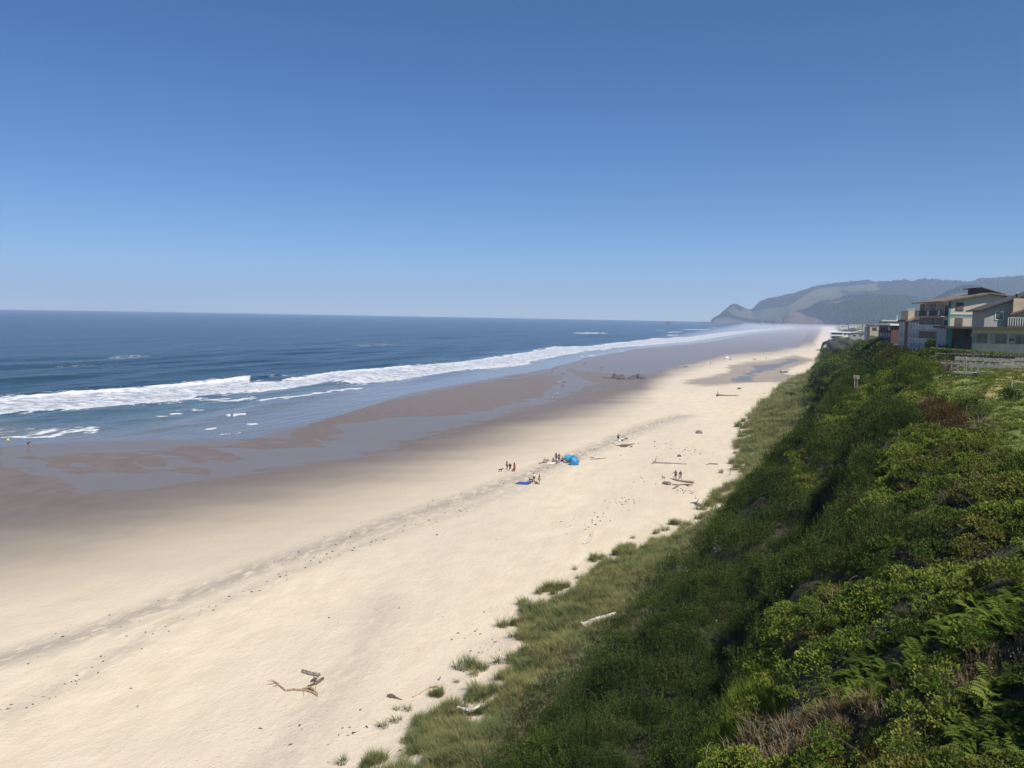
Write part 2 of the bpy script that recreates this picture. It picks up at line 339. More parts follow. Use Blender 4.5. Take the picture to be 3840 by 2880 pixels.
M['drift_tan'] = mat('tan_driftwood', (.30, .21, .13), .85, .35, 6., bmp=.05)
M['drift_white'] = mat('bleached_driftwood', (.46, .43, .39), .8, .4, 5., bmp=.05)

# ------------------------------------------------------------------ the beach
def y_rows(y0, y1, st, g):
    ys = [y0]
    while ys[-1] < y1: ys.append(ys[-1]+max(st, g*abs(ys[-1])))
    return np.array(ys)
YB = y_rows(-60, 7000, .8, .0062)
def cols(a, b, st, g):
    xs = [0.0]
    while xs[-1] < 1: xs.append(xs[-1]+st); st *= g
    xs = np.array(xs)/xs[-1]; return a+(b-a)*xs
FILM = [(0, 1600), (0, 1757), (100, 1765), (180, 1790), (298, 1835), (320, 1850), (488, 1840), (705, 1815), (977, 1772), (1200, 1745), (1400, 1700), (1580, 1640), (1833, 1570), (2023, 1515), (2130, 1478), (2276, 1425), (2466, 1400), (2540, 1375), (2725, 1330), (2900, 1316), (3000, 1300), (3030, 1240), (2700, 1215), (0, 1300)]
ISL = [[(-200, 1775), (0, 1762), (120, 1775), (260, 1820), (300, 1850), (200, 1880), (-200, 1900)],
       [(163, 1722), (200, 1706), (260, 1700), (420, 1699), (520, 1701), (600, 1716), (645, 1746), (570, 1752), (530, 1772), (470, 1758), (400, 1762), (330, 1778), (235, 1768), (175, 1748)],
       [(260, 1760), (300, 1752), (330, 1770), (300, 1788), (240, 1776)], [(440, 1772), (520, 1780), (525, 1795), (440, 1786)],
       [(545, 1697), (650, 1686), (765, 1707), (772, 1730), (690, 1716), (600, 1704)], [(660, 1681), (780, 1671), (885, 1700), (862, 1733), (770, 1716)],
       [(650, 1755), (720, 1750), (800, 1765), (800, 1783), (700, 1778)], [(80, 1714), (110, 1709), (155, 1712), (150, 1724), (95, 1724)],
       [(870, 1660), (930, 1653), (1100, 1667), (1130, 1680), (1000, 1692), (900, 1675)], [(1000, 1655), (1080, 1645), (1200, 1650), (1230, 1668), (1110, 1670)],
       [(1060, 1636), (1150, 1600), (1213, 1572), (1290, 1590), (1290, 1618), (1180, 1632)], [(1100, 1640), (1190, 1632), (1280, 1638), (1230, 1650)],
       [(1213, 1568), (1290, 1540), (1358, 1517), (1516, 1490), (1610, 1476), (1706, 1454), (1800, 1434), (1896, 1420), (2042, 1402), (2110, 1410), (2080, 1440), (2023, 1484), (1833, 1540), (1643, 1552), (1500, 1562), (1390, 1582), (1263, 1590)],
       [(1833, 1404), (1870, 1400), (1925, 1399), (1982, 1406), (1909, 1416)], [(1985, 1378), (2040, 1370), (2118, 1367), (2090, 1384), (2020, 1385)], [(2120, 1385), (2280, 1400), (2400, 1420), (2300, 1440), (2180, 1420)], [(1420, 1470), (1500, 1462), (1530, 1468), (1460, 1476)]]
POND = [(2728, 1429), (2761, 1418), (2801, 1407), (2834, 1388), (2818, 1372), (2861, 1369), (2915, 1362), (2970, 1345), (3000, 1346), (2990, 1356), (2965, 1362), (2920, 1378), (2885, 1392), (2842, 1400), (2812, 1427)]
PWET = [(2560, 1434), (2680, 1412), (2730, 1400), (2735, 1372), (2800, 1362), (2900, 1352), (2985, 1334), (3020, 1344), (3060, 1350), (3000, 1366), (2950, 1384), (2960, 1402), (3010, 1416), (2960, 1432), (2880, 1428), (2800, 1436), (2650, 1444)]
WETL = [(-400, 2240), (0, 2125), (350, 2065), (700, 1985), (1000, 1925), (1300, 1850), (1600, 1765), (1800, 1690), (2050, 1605), (2300, 1530), (2420, 1478), (2450, 1446), (2520, 1400), (2600, 1375), (2725, 1340), (2900, 1322), (3050, 1292), (3080, 1240)]
WRACK = [(-500, 2640), (0, 2475), (350, 2370), (700, 2235), (1000, 2120), (1300, 2020), (1500, 1945), (1800, 1850), (2000, 1770), (2150, 1715), (2350, 1630), (2420, 1600), (2560, 1560)]
CHAN = [([(395, 1714), (470, 1720), (530, 1744), (562, 1757)], 5), ([(200, 1756), (270, 1762), (335, 1777)], 6), ([(262, 1737), (330, 1745), (425, 1766), (525, 1792)], 7), ([(545, 1702), (600, 1716), (642, 1746)], 6), ([(655, 1686), (750, 1713), (870, 1732)], 6), ([(20, 1745), (100, 1768), (190, 1790), (300, 1806)], 8), ([(380, 1790), (470, 1800), (560, 1806)], 6), ([(850, 1664), (930, 1684), (1010, 1694)], 5)]
def film_wet(px, py, Y, X):
    s = np.interp(py, [1250, 1400, 1600, 1850, 2400], [9, 20, 34, 52, 130])
    al, dp = X*.943+Y*.333, -X*.333+Y*.943
    wx = fbm(al/26, dp/9, 4, 201); wy = fbm(al/22, dp/8, 4, 207); px = px+wx*s*1.5; py = py+wy*s*.42
    film = .5+poly_sd(px, py, FILM)/s/1.4
    for q in ISL: film = np.minimum(film, .5-poly_sd(px, py, q)/s*2.2)
    for L, wpx in CHAN: film = np.maximum(film, np.clip(.95-line_d(px, py*1.6, [(a_, b_*1.6) for a_, b_ in L])/wpx*.45, 0, 1))
    stk = fbm(al/34, dp/4.2, 4, 221); zone = np.clip(poly_sd(px, py, [(120, 1690), (700, 1655), (1040, 1600), (1300, 1560), (1700, 1600), (1500, 1680), (1200, 1720), (700, 1800), (330, 1810)])/30, 0, 1)
    film = film-(.12+.95*zone)*np.maximum(stk-.02, 0)*1.5+zone*np.maximum(-stk, 0)*.35
    film = np.maximum(film, .5+poly_sd(px, py, POND)/6)
    wl = poly_sd(px, py, WETL+[(3080, 1150), (-400, 1150)]); soft = np.interp(py, [1250, 1450, 1700, 2000, 2300], [12, 45, 130, 235, 300])
    wet = .5+wl/soft/2; wet = np.maximum(wet, np.minimum(.5+poly_sd(px, py, PWET)/20, .62))
    return np.clip(film, 0, 1), np.clip(wet, 0, 1)
BC = np.concatenate([np.linspace(-130, -12, 50, endpoint=False)])
tcol = np.concatenate([np.linspace(-.55, -.05, 26, endpoint=False), np.linspace(-.05, 1.0, 250)])
Yg, Tg = np.meshgrid(YB, tcol, indexing='ij'); e_, w_ = Xe(Yg)+3, Xw(Yg); Xg = w_+(e_-w_)*Tg
Zg = H(Xg, Yg); V = np.stack([Xg, Yg, Zg], -1)
px, py, wd = proj(V.reshape(-1, 3)); px = px.reshape(Xg.shape); py = py.reshape(Xg.shape); ok = wd.reshape(Xg.shape) > 5
film, wet = film_wet(px, py, Yg, Xg)
wet = np.where(ok, wet, Tg < .55); film = np.where(ok & ((Tg < .8) | (Yg > 300)), film, 0)
bw = np.interp(Yg, [60, 150, 300, 600], [3.2, 4.5, 6, 8])
WL2 = np.array([ground(*p)[:2] for p in WRACK]); WL3 = np.array([ground(*p)[:2] for p in [(0, 2690), (300, 2540), (640, 2335), (900, 2230), (1200, 2100), (1450, 2010), (1750, 1905), (1900, 1850), (2050, 1775), (2200, 1700), (2430, 1610), (2530, 1575)]])
band = np.clip(1.1-line_d(Xg, Yg, [tuple(q) for q in WL2])/bw, 0, 1)*.95
band = np.maximum(band, np.clip(1-line_d(Xg, Yg, [tuple(q) for q in WL3])/(bw*.75), 0, 1)*.55)
band = np.maximum(band, np.clip(1-line_d(Xg, Yg, [(-31, 40), (-36, 62), (-40, 75)])/3.5, 0, 1)*.45)
grid_mesh('beach', V, M['sand'], dict(wet=wet, film=film, band=band), kind='structure', label='pale sandy beach with a wet shining tide flat')

# ------------------------------------------------------------------ the bluff ground
LAWN = [(3560, 1420), (3500, 1380), (3520, 1372), (3560, 1375), (3640, 1365), (3700, 1330), (3900, 1290), (4400, 1250), (4400, 1700), (3840, 1700), (3700, 1540), (3640, 1440)]
YL = y_rows(-60, 6800, .8, .0075); uc = np.concatenate([np.linspace(0, 1, 170, endpoint=False)**1.15*70, 70*1.13**np.arange(0, 26)])
Yg, Ug = np.meshgrid(YL, uc, indexing='ij'); Xg = Xe(Yg)+3+Ug; Zg = H(Xg, Yg); V = np.stack([Xg, Yg, Zg], -1)
px, py, wd = proj(V.reshape(-1, 3)); px = px.reshape(Xg.shape); py = py.reshape(Xg.shape)
cx, _ = bluff_ctrl(YL); crest = cx[:, 8][:, None]
sandy = np.clip(1.15-(Xg-Xe(Yg))/9, 0, 1); lawn = sstep(-3, 3, Xg-crest+fbm(Xg*.2, Yg*.2, 3, 51)*3-1)
lawn = np.maximum(lawn, np.clip(.5+poly_sd(px, py, [(3480, 1400), (3560, 1385), (3660, 1370), (3840, 1360), (4250, 1340), (4250, 1780), (3840, 1730), (3740, 1690), (3680, 1560), (3620, 1530), (3540, 1520), (3470, 1470)])/30, 0, 1)*(Yg > 20))
tan = np.clip(.5+poly_sd(px, py, [(3660, 1480), (3745, 1400), (3840, 1372), (4200, 1330), (4200, 1460), (3840, 1440), (3790, 1430), (3720, 1500)])/25, 0, 1)*.75
grid_mesh('bluff', V, M['soil'], dict(sandy=sandy, lawn=lawn, tan=tan), kind='structure', label='steep overgrown bluff above the beach')

# ------------------------------------------------------------------ the sea
FOAM = [(-300, 1515), (0, 1497), (145, 1485), (289, 1472), (417, 1463), (567, 1454), (600, 1446), (746, 1432), (903, 1414), (940, 1413), (935, 1436), (1042, 1431), (1157, 1413), (1280, 1397), (1390, 1391), (1554, 1373), (1706, 1362), (1801, 1349), (1896, 1335), (2023, 1316), (2086, 1300), (2213, 1300), (2339, 1284), (2402, 1275), (2600, 1262), (2700, 1248), (2850, 1234), (2970, 1226),
        (2970, 1231), (2860, 1241), (2760, 1253), (2600, 1279), (2500, 1288), (2402, 1297), (2307, 1303), (2270, 1312), (2200, 1316), (2073, 1340), (1985, 1356), (1991, 1364), (1852, 1381), (1757, 1388), (1611, 1410), (1371, 1438), (1335, 1442), (1200, 1440), (984, 1464), (752, 1486), (694, 1503), (521, 1523), (347, 1538), (174, 1552), (0, 1566), (-300, 1590)]
FOAML = [([(700, 1499), (856, 1499), (1100, 1496), (1200, 1483), (1295, 1464), (1362, 1452)], 5), ([(0, 1645), (90, 1640), (174, 1633), (260, 1622), (365, 1613)], 7), ([(100, 1632), (160, 1624), (222, 1609)], 5), ([(230, 1624), (312, 1607)], 5), ([(375, 1609), (395, 1608)], 3),
         ([(575, 1558), (615, 1558)], 4), ([(625, 1553), (672, 1547)], 3), ([(670, 1539), (765, 1534)], 2), ([(862, 1562), (875, 1561)], 3), ([(885, 1560), (915, 1557)], 4), ([(780, 1612), (815, 1607)], 3), ([(815, 1627), (890, 1622)], 3), ([(925, 1590), (948, 1588)], 4), ([(480, 1657), (540, 1658), (615, 1658)], 2),
         ([(2000, 1318), (2100, 1310)], 4), ([(2100, 1322), (2200, 1320)], 3), ([(2330, 1318), (2410, 1315)], 3), ([(2190, 1335), (2240, 1334)], 2), ([(2260, 1330), (2475, 1322), (2550, 1321)], 2), ([(2500, 1258), (2540, 1256)], 2), ([(2480, 1269), (2450, 1272)], 2), ([(2150, 1249), (2280, 1250)], 2), ([(2465, 1238), (2480, 1238)], 2), ([(2500, 1246), (2555, 1245)], 2), ([(2560, 1236), (2640, 1236)], 2), ([(2670, 1229), (2680, 1229)], 3), ([(2600, 1237), (2665, 1236)], 2), ([(2790, 1217), (2930, 1220)], 2), ([(2760, 1211), (2775, 1211)], 2)]
YS = y_rows(40, 10400, .9, .0052); off = [0.]; st = .8
while off[-1] < 11000: off.append(off[-1]+st); st = .8 if off[-1] < 135 else st*1.03
off = np.array([-26, -20, -15, -11, -8, -5.5, -3, -1.5]+off)
Yg, Og = np.meshgrid(YS, off, indexing='ij'); Xg = Xw(np.minimum(Yg, 6500))-Og; Xg = np.where(Yg > 6500, np.interp(Yg, [6500, 10400], [330, 1500])-Og, Xg)
px, py, wd = proj(np.stack([Xg, Yg, 0*Xg], -1).reshape(-1, 3)); px = px.reshape(Xg.shape); py = py.reshape(Xg.shape)
dist = np.hypot(Xg, Yg); s = np.interp(py, [1215, 1250, 1350, 1450, 1600], [2.5, 6, 14, 22, 26])
foam = .5+poly_sd(px, py, FOAM)/s
fwx = fbm(Xg*.12, Yg*.05, 3, 231); fwy = fbm(Xg*.25, Yg*.12, 3, 237)
for L, wpx in FOAML: foam = np.maximum(foam, np.clip(.72-line_d(px+fwx*30, py+fwy*wpx*1.8, L)/wpx*.46, 0, 1))
lace = np.clip(poly_sd(px, py, [(370, 1345), (440, 1334), (500, 1330), (560, 1332), (620, 1340), (560, 1346), (480, 1349)])/6, 0, 1)*.95
lace = np.maximum(lace, np.clip(poly_sd(px, py, [(1285, 1296), (1340, 1290), (1450, 1288), (1585, 1292), (1500, 1299), (1350, 1301)])/5, 0, 1)*.8)
lace = np.maximum(lace, np.clip(poly_sd(px, py, [(-20, 1610), (220, 1605), (330, 1612), (180, 1636), (-20, 1650)])/10, 0, 1)*.75)
lace = np.maximum(lace, np.clip(poly_sd(px, py, [(100, 1368), (300, 1362), (420, 1372), (600, 1366), (600, 1380), (240, 1385)])/9, 0, 1)*.4)
lace = np.maximum(lace, np.clip(poly_sd(px, py, [(990, 1412), (1060, 1404), (1130, 1408), (1100, 1418), (1010, 1420)])/5, 0, 1)*.9)
shal = np.clip(1.0-(Og+10*fbm(Xg*.03, Yg*.01, 3, 71))/95, 0, 1)**.75
shore = sstep(6, 50, Og); gridsp = np.maximum(.0052*Yg, np.gradient(off)[None, :]); wob = fbm(Xg*.006, Yg*.004, 3, 61)
Z = 0*Xg; CR = 0*Xg
for k, (lam, amp, ang, ph) in enumerate([(46, .36, .10, 0), (31, .22, -.12, 1.7), (74, .30, .22, .6), (19, .13, .05, 2.9), (11, .07, -.3, 4.), (8, .05, .35, 1.)]):
    u = (Xg*math.cos(ang)+Yg*math.sin(ang))/lam*2*math.pi + ph + wob*9
    a = amp*np.clip(lam/(gridsp*5)-.4, 0, 1)*(.35+1.3*np.clip(vnoise(Xg*.012+k*9, Yg*.004, 80+k), 0, 1)); sn = np.sin(u); Z += a*(np.abs(sn+1)/2)**1.6*2*shore - a*.5*shore
Zs = Z.copy()
def ridge(line, hgt, wdt, back):
    """a breaking wave: steep towards the beach, gentle out to sea"""
    g = np.array([at_z(*p, 0)[:2] for p in line]); xr = np.interp(Yg, g[:, 1], g[:, 0]); inside = sstep(g[0, 1]-3, g[0, 1]+8, Yg)*(1-sstep(g[-1, 1]-10, g[-1, 1]+4, Yg))
    d = Xg-xr+fbm(Yg*.12, Yg*0, 3, 91)*1.6; return inside*hgt*(.8+.5*fbm(Yg*.2, Yg*.01, 3, 93))*np.where(d > 0, np.exp(-(d/wdt)**2), np.exp(-(d/back)**2))
Z += ridge([(-300, 1525), (0, 1509), (145, 1496), (289, 1485), (417, 1477), (567, 1464), (590, 1459)], 1.0, 2.2, 9)
Z += ridge([(590, 1462), (608, 1458), (746, 1448), (903, 1432), (945, 1425), (1000, 1418), (1060, 1410)], 1.7, 2.4, 9)
Z += ridge([(1040, 1425), (1157, 1416), (1280, 1401), (1390, 1395), (1554, 1378)], .8, 2.5, 9)
Z += ridge([(385, 1345), (500, 1342), (613, 1340)], .6, 4, 12)
Z += ridge([(1300, 1297), (1450, 1294), (1580, 1294)], .7, 6, 16)
Z += ridge([(1480, 1376), (1600, 1362), (1750, 1345)], .9, 4, 12)
CR = np.clip((Z-Zs)/.75, 0, 1)
fz = np.clip(foam, 0, 1)*shore*(fbm(Xg*.35, Yg*.2, 4, 95)*.28+.1)
Z += fz; Z = np.where(Og < 0, .012+.022*np.clip(-Og, 0, 30)/26*0, Z)
bz = H(Xg, np.minimum(Yg, 6500)); Z = np.where(Og < 6, np.maximum(Z*0+.015, np.minimum(bz+.02, .03)), Z)
grid_mesh('sea', np.stack([Xg, Yg, Z], -1), M['sea'], dict(foam=np.clip(foam, 0, 1), shallow=shal, lace=lace, crest=CR), kind='structure', label='blue ocean with white surf breaking along the shore')

# ------------------------------------------------------------------ hills and headland
GRASS1 = [(2775, 1170), (2790, 1158), (2820, 1167), (2900, 1156), (2960, 1148), (3000, 1120), (3040, 1096), (3075, 1082), (3140, 1077), (3200, 1072), (3290, 1063), (3298, 1085), (3240, 1092), (3190, 1096), (3150, 1086), (3152, 1100), (3175, 1108), (3140, 1125), (3080, 1140), (3050, 1160), (2990, 1176), (2960, 1180), (2920, 1203), (2850, 1203), (2790, 1192), (2740, 1180), (2730, 1160), (2750, 1148)]
def hill(name, ridge_px, d_ridge, base_y, d_base, grass=(), cliff=(), rough=1., steps=46, nx=260, back=900., tree=10., **t):
    xs = np.linspace(ridge_px[0][0], ridge_px[-1][0], nx); ry = np.interp(xs, [p[0] for p in ridge_px], [p[1] for p in ridge_px])
    dr = np.interp(xs, [p[0] for p in d_ridge], [p[1] for p in d_ridge]); db = np.interp(xs, [p[0] for p in d_base], [p[1] for p in d_base])
    rows = []; 
    B = np.array([at_d(x, y, d) for x, y, d in zip(xs, np.full(nx, 1440.)+0*xs, db)]); Rg = np.array([at_d(x, y, d) for x, y, d in zip(xs, ry, dr)])
    B[:, 2] = -3 if base_y is None else base_y
    for k in range(steps+1):
        t_ = k/steps; ease = t_**.8
        Pk = B*(1-t_)+Rg*t_; Pk[:, 2] = B[:, 2]+(Rg[:, 2]-B[:, 2])*(1-(1-ease)**1.35)
        env = math.sin(math.pi*min(t_, 1))**.7 if 0 < t_ < 1 else 0
        hgt = np.maximum(Rg[:, 2]-B[:, 2], 1)
        Pk[:, 2] += rough*env*fbm(Pk[:, 0]*.0035, Pk[:, 1]*.0035, 4, 7)*hgt*.22
        rows.append(Pk)
    for k in range(1, 5):
        Pk = Rg.copy(); Pk[:, 1] += back*k/4; Pk[:, 0] -= 0; Pk[:, 2] = Rg[:, 2]*(1-.28*k)-3*k; rows.append(Pk)
    V = np.array(rows); px, py, _ = proj(V.reshape(-1, 3)); px = px.reshape(V.shape[:2]); py = py.reshape(V.shape[:2])
    g = np.zeros(px.shape); c = np.zeros(px.shape)
    for q in grass: g = np.maximum(g, np.clip(.5+poly_sd(px, py, q)/8, 0, 1))
    for q in cliff: c = np.maximum(c, np.clip(.5+poly_sd(px, py, q)/7, 0, 1))
    rr = np.linspace(0, 1, V.shape[0])[:, None]
    V[:, :, 2] += (1-g)*(1-c)*tree*np.clip(RNG.normal(.4, .5, px.shape), 0, 1.6)*sstep(.03, .15, rr)
    return grid_mesh(name, V, M['hill'], dict(grass=g, cliff=c), smooth=False, kind='structure', **t)
RIDGE = [(2664, 1209), (2672, 1196), (2685, 1190), (2700, 1179), (2720, 1163), (2737, 1146), (2752, 1142), (2765, 1143), (2780, 1152), (2800, 1160), (2815, 1164), (2830, 1152), (2845, 1134), (2870, 1124), (2890, 1118), (2935, 1111), (2985, 1098), (3060, 1075), (3100, 1071), (3140, 1069), (3250, 1057), (3280, 1060), (3300, 1057), (3355, 1058), (3415, 1062), (3440, 1051), (3480, 1050), (3560, 1056), (3610, 1059), (3640, 1056), (3700, 1047), (3760, 1040), (3840, 1035), (4000, 1022), (4400, 1010), (4900, 1030)]
hill('headland_hills', RIDGE, [(2664, 6900), (2815, 7000), (3100, 7200), (4900, 7500)], None, [(2664, 6700), (2815, 6300), (2950, 5600), (3200, 5200), (4900, 5200)], [GRASS1],
     [[(2664, 1216), (2690, 1196), (2730, 1192), (2790, 1206), (2850, 1212), (2900, 1212), (2930, 1225), (2664, 1225)]], nx=520, label='hazy headland hills with grassy slopes and dark forest')
hill('forested_hill', [(2925, 1219), (2940, 1195), (2960, 1180), (2985, 1170), (3010, 1166), (3023, 1161), (3045, 1150), (3074, 1134), (3110, 1133), (3140, 1126), (3168, 1118), (3251, 1111), (3330, 1113), (3400, 1117), (3480, 1124), (3600, 1130), (3840, 1150), (4300, 1160)], [(2925, 5000), (4300, 5000)], None, [(2925, 4850), (3060, 4600), (3300, 4000), (4300, 4000)], [[(3080, 1140), (3150, 1128), (3200, 1120), (3140, 1138)]],
     [[(2920, 1225), (2935, 1190), (2962, 1178), (2985, 1170), (3005, 1176), (3030, 1188), (3060, 1194), (3085, 1205), (3095, 1225)]], nx=300, label='dark forested hill behind the end of the beach')
hill('wooded_knoll', [(3470, 1150), (3515, 1117), (3556, 1094), (3605, 1079), (3642, 1073), (3678, 1079), (3703, 1092), (3740, 1110), (3800, 1140)], [(3470, 4200), (3800, 4200)], None, [(3470, 3800), (3800, 3800)], [[(3540, 1125), (3560, 1112), (3590, 1099), (3630, 1100), (3640, 1110), (3600, 1140), (3540, 1140)]], nx=140, back=500, label='rounded wooded knoll with a pale meadow above the hotel roof')

# ------------------------------------------------------------------ haze
HX0, HX1, HY0, HY1 = -13000, 9000, -400, 12500
hz = MB().box(HX0, HX1, HY0, HY1, -5.5, 560).build('haze', None, kind='stuff', label='pale sea haze over water and shore')
hm = bpy.data.materials.new('haze'); hm.use_nodes = True; hn = hm.node_tree.nodes; hn.remove(hn['Principled BSDF'])
pv = hn.new('ShaderNodeVolumePrincipled'); pv.inputs['Color'].default_value = (.50, .64, .91, 1); pv.inputs['Density'].default_value = .000095; pv.inputs['Anisotropy'].default_value = .0
hm.node_tree.links.new(pv.outputs[0], hn['Material Output'].inputs['Volume']); hz.data.materials.clear(); hz.data.materials.append(hm)

# low bank of sea mist lying on the far beach
mi = MB().add([(-165, 230, -3), (-22, 230, -3), (260, 4500, -3), (-260, 4500, -3), (-165, 230, 6), (-22, 230, 6), (260, 4500, 18), (-260, 4500, 18)], [(0, 3, 2, 1), (4, 5, 6, 7), (0, 1, 5, 4), (1, 2, 6, 5), (2, 3, 7, 6), (3, 0, 4, 7)]).build('sea_mist', None, kind='stuff', label='low pale mist bank over the far beach')
mm = bpy.data.materials.new('sea_mist'); mm.use_nodes = True; hn = mm.node_tree.nodes; hn.remove(hn['Principled BSDF'])
pm = hn.new('ShaderNodeVolumePrincipled'); pm.inputs['Color'].default_value = (.86, .88, .95, 1); pm.inputs['Density'].default_value = .001
mm.node_tree.links.new(pm.outputs[0], hn['Material Output'].inputs['Volume']); mi.data.materials.clear(); mi.data.materials.append(mm)

# ------------------------------------------------------------------ buildings
B_ = lambda n, c, v=.08, s=1.2, r=.85: mat(n, c, r, v, s)
M.update(beige=B_('beige_siding', (.54, .48, .41)), teal=B_('teal_paint', (.07, .20, .20)), roofbrown=B_('brown_shingles', (.14, .105, .085), .2), shut=B_('dark_shutter', (.10, .085, .075)), grey=B_('grey_siding', (.37, .35, .32)),
         tan=B_('tan_stucco', (.46, .38, .26)), slate=B_('blue_grey_siding', (.29, .315, .32)), white=B_('white_paint', (.74, .74, .72), .05), red=B_('red_brown_siding', (.10, .048, .044)), dark=B_('dark_roofing', (.05, .043, .045), .2),
         concrete=B_('concrete', (.28, .26, .24), .2), wood=B_('weathered_wood', (.28, .26, .24), .3, 5.), paleroof=B_('pale_green_roof', (.38, .43, .40)), metal=mat('galvanised_metal', (.75, .76, .77), .35, .08, 3., metal=.9), yellow=B_('yellow_post_paint', (.34, .30, .21)),
         offwhite=B_('off_white_paint', (.60, .58, .54), .07), railing=B_('pale_railing', (.50, .53, .52), .1), cloth=B_('cloth', (.5, .5, .5)))
def make_siding():
    m, n, l, p = mat_base('lap_siding'); z = n.new('ShaderNodeSeparateXYZ'); l.new(n.new('ShaderNodeTexCoord').outputs['Object'], z.inputs[0])
    fr = math_n(n, l, 'FRACT', math_n(n, l, 'MULTIPLY', z.outputs[2], 5.)); nz = noise(n, l, 1.5, 4)
    l.new(mixc(n, l, ramp(n, l, fr, 0., .14, 1., 0.), mixc(n, l, ramp(n, l, nz, .3, .7), (.58, .51, .43), (.64, .57, .49)), (.42, .36, .30)), p.inputs['Base Color']); p.inputs['Roughness'].default_value = .8
    l.new(bump(n, l, fr, .03), p.inputs['Normal']); return m
M['siding'] = make_siding()
def glassm():
    m, n, l, p = mat_base('window_glass'); p.inputs['Base Color'].default_value = (.035, .05, .055, 1); p.inputs['Roughness'].default_value = .08
    nz = noise(n, l, .9, 2); l.new(mixc(n, l, ramp(n, l, nz, .35, .65), (.03, .045, .05), (.11, .12, .12)), p.inputs['Base Color']); return m
M['glass'] = glassm()
def win_w(par, y0, y1, z0, z1, x=0., fm=None, fw=.09):
    """window in a wall that faces the sea"""
    f = MB().box(x-.07, x+.02, y0, y0+fw, z0, z1).box(x-.07, x+.02, y1-fw, y1, z0, z1).box(x-.068, x+.02, y0+fw, y1-fw, z1-fw, z1).box(x-.068, x+.02, y0+fw, y1-fw, z0, z0+fw).build('window', fm or M['offwhite'], par)
    MB().box(x-.025, x+.02, y0+fw, y1-fw, z0+fw, z1-fw).build('pane', M['glass'], f); return f
def win_s(par, x0, x1, z0, z1, y=0., fm=None, fw=.09, split=0):
    f = MB().box(x0, x0+fw, y-.07, y+.02, z0, z1).box(x1-fw, x1, y-.07, y+.02, z0, z1).box(x0+fw, x1-fw, y-.068, y+.02, z1-fw, z1).box(x0+fw, x1-fw, y-.068, y+.02, z0, z0+fw)
    if split: f.box((x0+x1)/2-.03, (x0+x1)/2+.03, y-.064, y+.02, z0+fw, z1-fw)
    f = f.build('window', fm or M['offwhite'], par)
    MB().box(x0+fw, x1-fw, y-.025, y+.02, z0+fw, z1-fw).build('pane', M['glass'], f); return f
# big beige hotel
o = at_d(3557, 1294, 150); hb = empty('hotel', o, .15, label='long beige three-storey hotel with low gable roof and teal stripe', cat='hotel')
MB().prism([(0, -2.5), (10.2, -2.5), (10.2, 8.9), (6.5, 9.5), (0, 8.2)], 0, 17.2).build('wall', M['siding'], hb)
rf = MB().prism([(-1.9, 7.98), (-1.9, 8.18), (6.5, 9.86), (10.9, 9.16), (10.9, 8.92), (6.5, 9.56), (0, 8.26)], -.75, 17.7).build('roof', M['roofbrown'], hb)
MB().prism([(5.6, 10.75), (5.6, 10.93), (6.4, 11.05), (10.6, 9.75), (10.6, 9.58), (6.4, 10.86)], 4, 11).build('shed_roof', M['dark'], rf)
MB().prism([(6.3, 9.6), (6.3, 10.8), (9.8, 9.8), (9.8, 9.0)], 4.4, 10.6).build('shed_wall', M['shut'], rf)
MB().box(-.04, 10.2, -.07, -.002, 5.35, 5.75).build('painted_stripe', M['teal'], hb)
for z in (5.2, 5.77): MB().box(-.04, 10.2, -.05, -.002, z, z+.12).build('trim_board', M['offwhite'], hb)
MB().box(-.35, -.03, -.08, .3, -2, 8.1).build('corner_trim', M['teal'], hb)
for z0, z1 in ((6.45, 7.95), (3.75, 5.1)):
    f = MB().box(.85, 2.15, -.09, -.002, z0, z1).build('shutter', M['shut'], hb); MB().box(.95, 2.05, -.11, -.085, z0+.1, z1-.1).build('shutter_panel', M['shut'], f)
for i, z in enumerate((-.1, 2.65, 5.4)):
    MB().box(-1.5, -.02, .4, 16.9, z-.16, z).build('balcony_floor', M['grey'], hb)
    for k in range(5):
        y = .5+k*3.3; win_w(hb, y+.5, y+2.5, z+.1, z+2.1, -.02, M['grey'])
        if k: MB().box(-1.45, -.09, y-.12, y-.02, z+.01, z+2.45).build('balcony_divider', M['offwhite'] if i == 2 and k % 2 else M['grey'], hb)
        rl = MB().box(-1.5, -1.44, y, y+3.15, z+1.0, z+1.07).box(-1.5, -1.44, y, y+3.15, z+.08, z+.14)
        for q in range(11): rl.box(-1.49, -1.45, y+.1+q*.31, y+.16+q*.31+(.13 if i < 2 else 0), z+.14, z+1.0)
        rl.build('railing', M['railing'] if i < 2 else M['shut'], hb)
        if i == 2 and k % 2 == 0: MB().box(-1.53, -1.505, y+.6, y+1.5, z+.15, z+.98).build('glass_panel', M['railing'], hb)
# single-storey wing in front
o = at_d(3553, 1301, 118); ha = empty('motel_wing', o, label='low single-storey beige motel wing with dark flat roof', cat='motel')
MB().box(3.1, 46, 0, 9, -1.5, 2.72).build('wall', M['beige'], ha)
MB().box(.1, 3.1, 4.5, 9, -1.5, 2.72).build('entry_wall', M['siding'], ha); MB().box(.02, .5, 0, .5, -1.2, 2.72).build('corner_post', M['teal'], ha)
MB().box(.75, 3.05, -.35, -.2, -1.0, 1.45).build('dark_screen', M['dark'], ha); MB().box(-.2, .02, .5, 9, -1.5, 2.72).build('side_wall', M['slate'], ha)
MB().box(-.7, 46.5, -1.5, 9.5, 2.74, 3.06).build('roof', M['dark'], ha)
for x0, x1 in ((3.6, 5.15), (6.0, 7.6), (8.55, 10.3), (12, 13.6), (15, 16.6)):
    win_s(ha, x0, x1, .62, 2.1, 0, M['slate'], split=1); MB().box(x0-.62, x0-.04, -.06, -.002, .6, 2.12).build('shutter', M['slate'], ha)
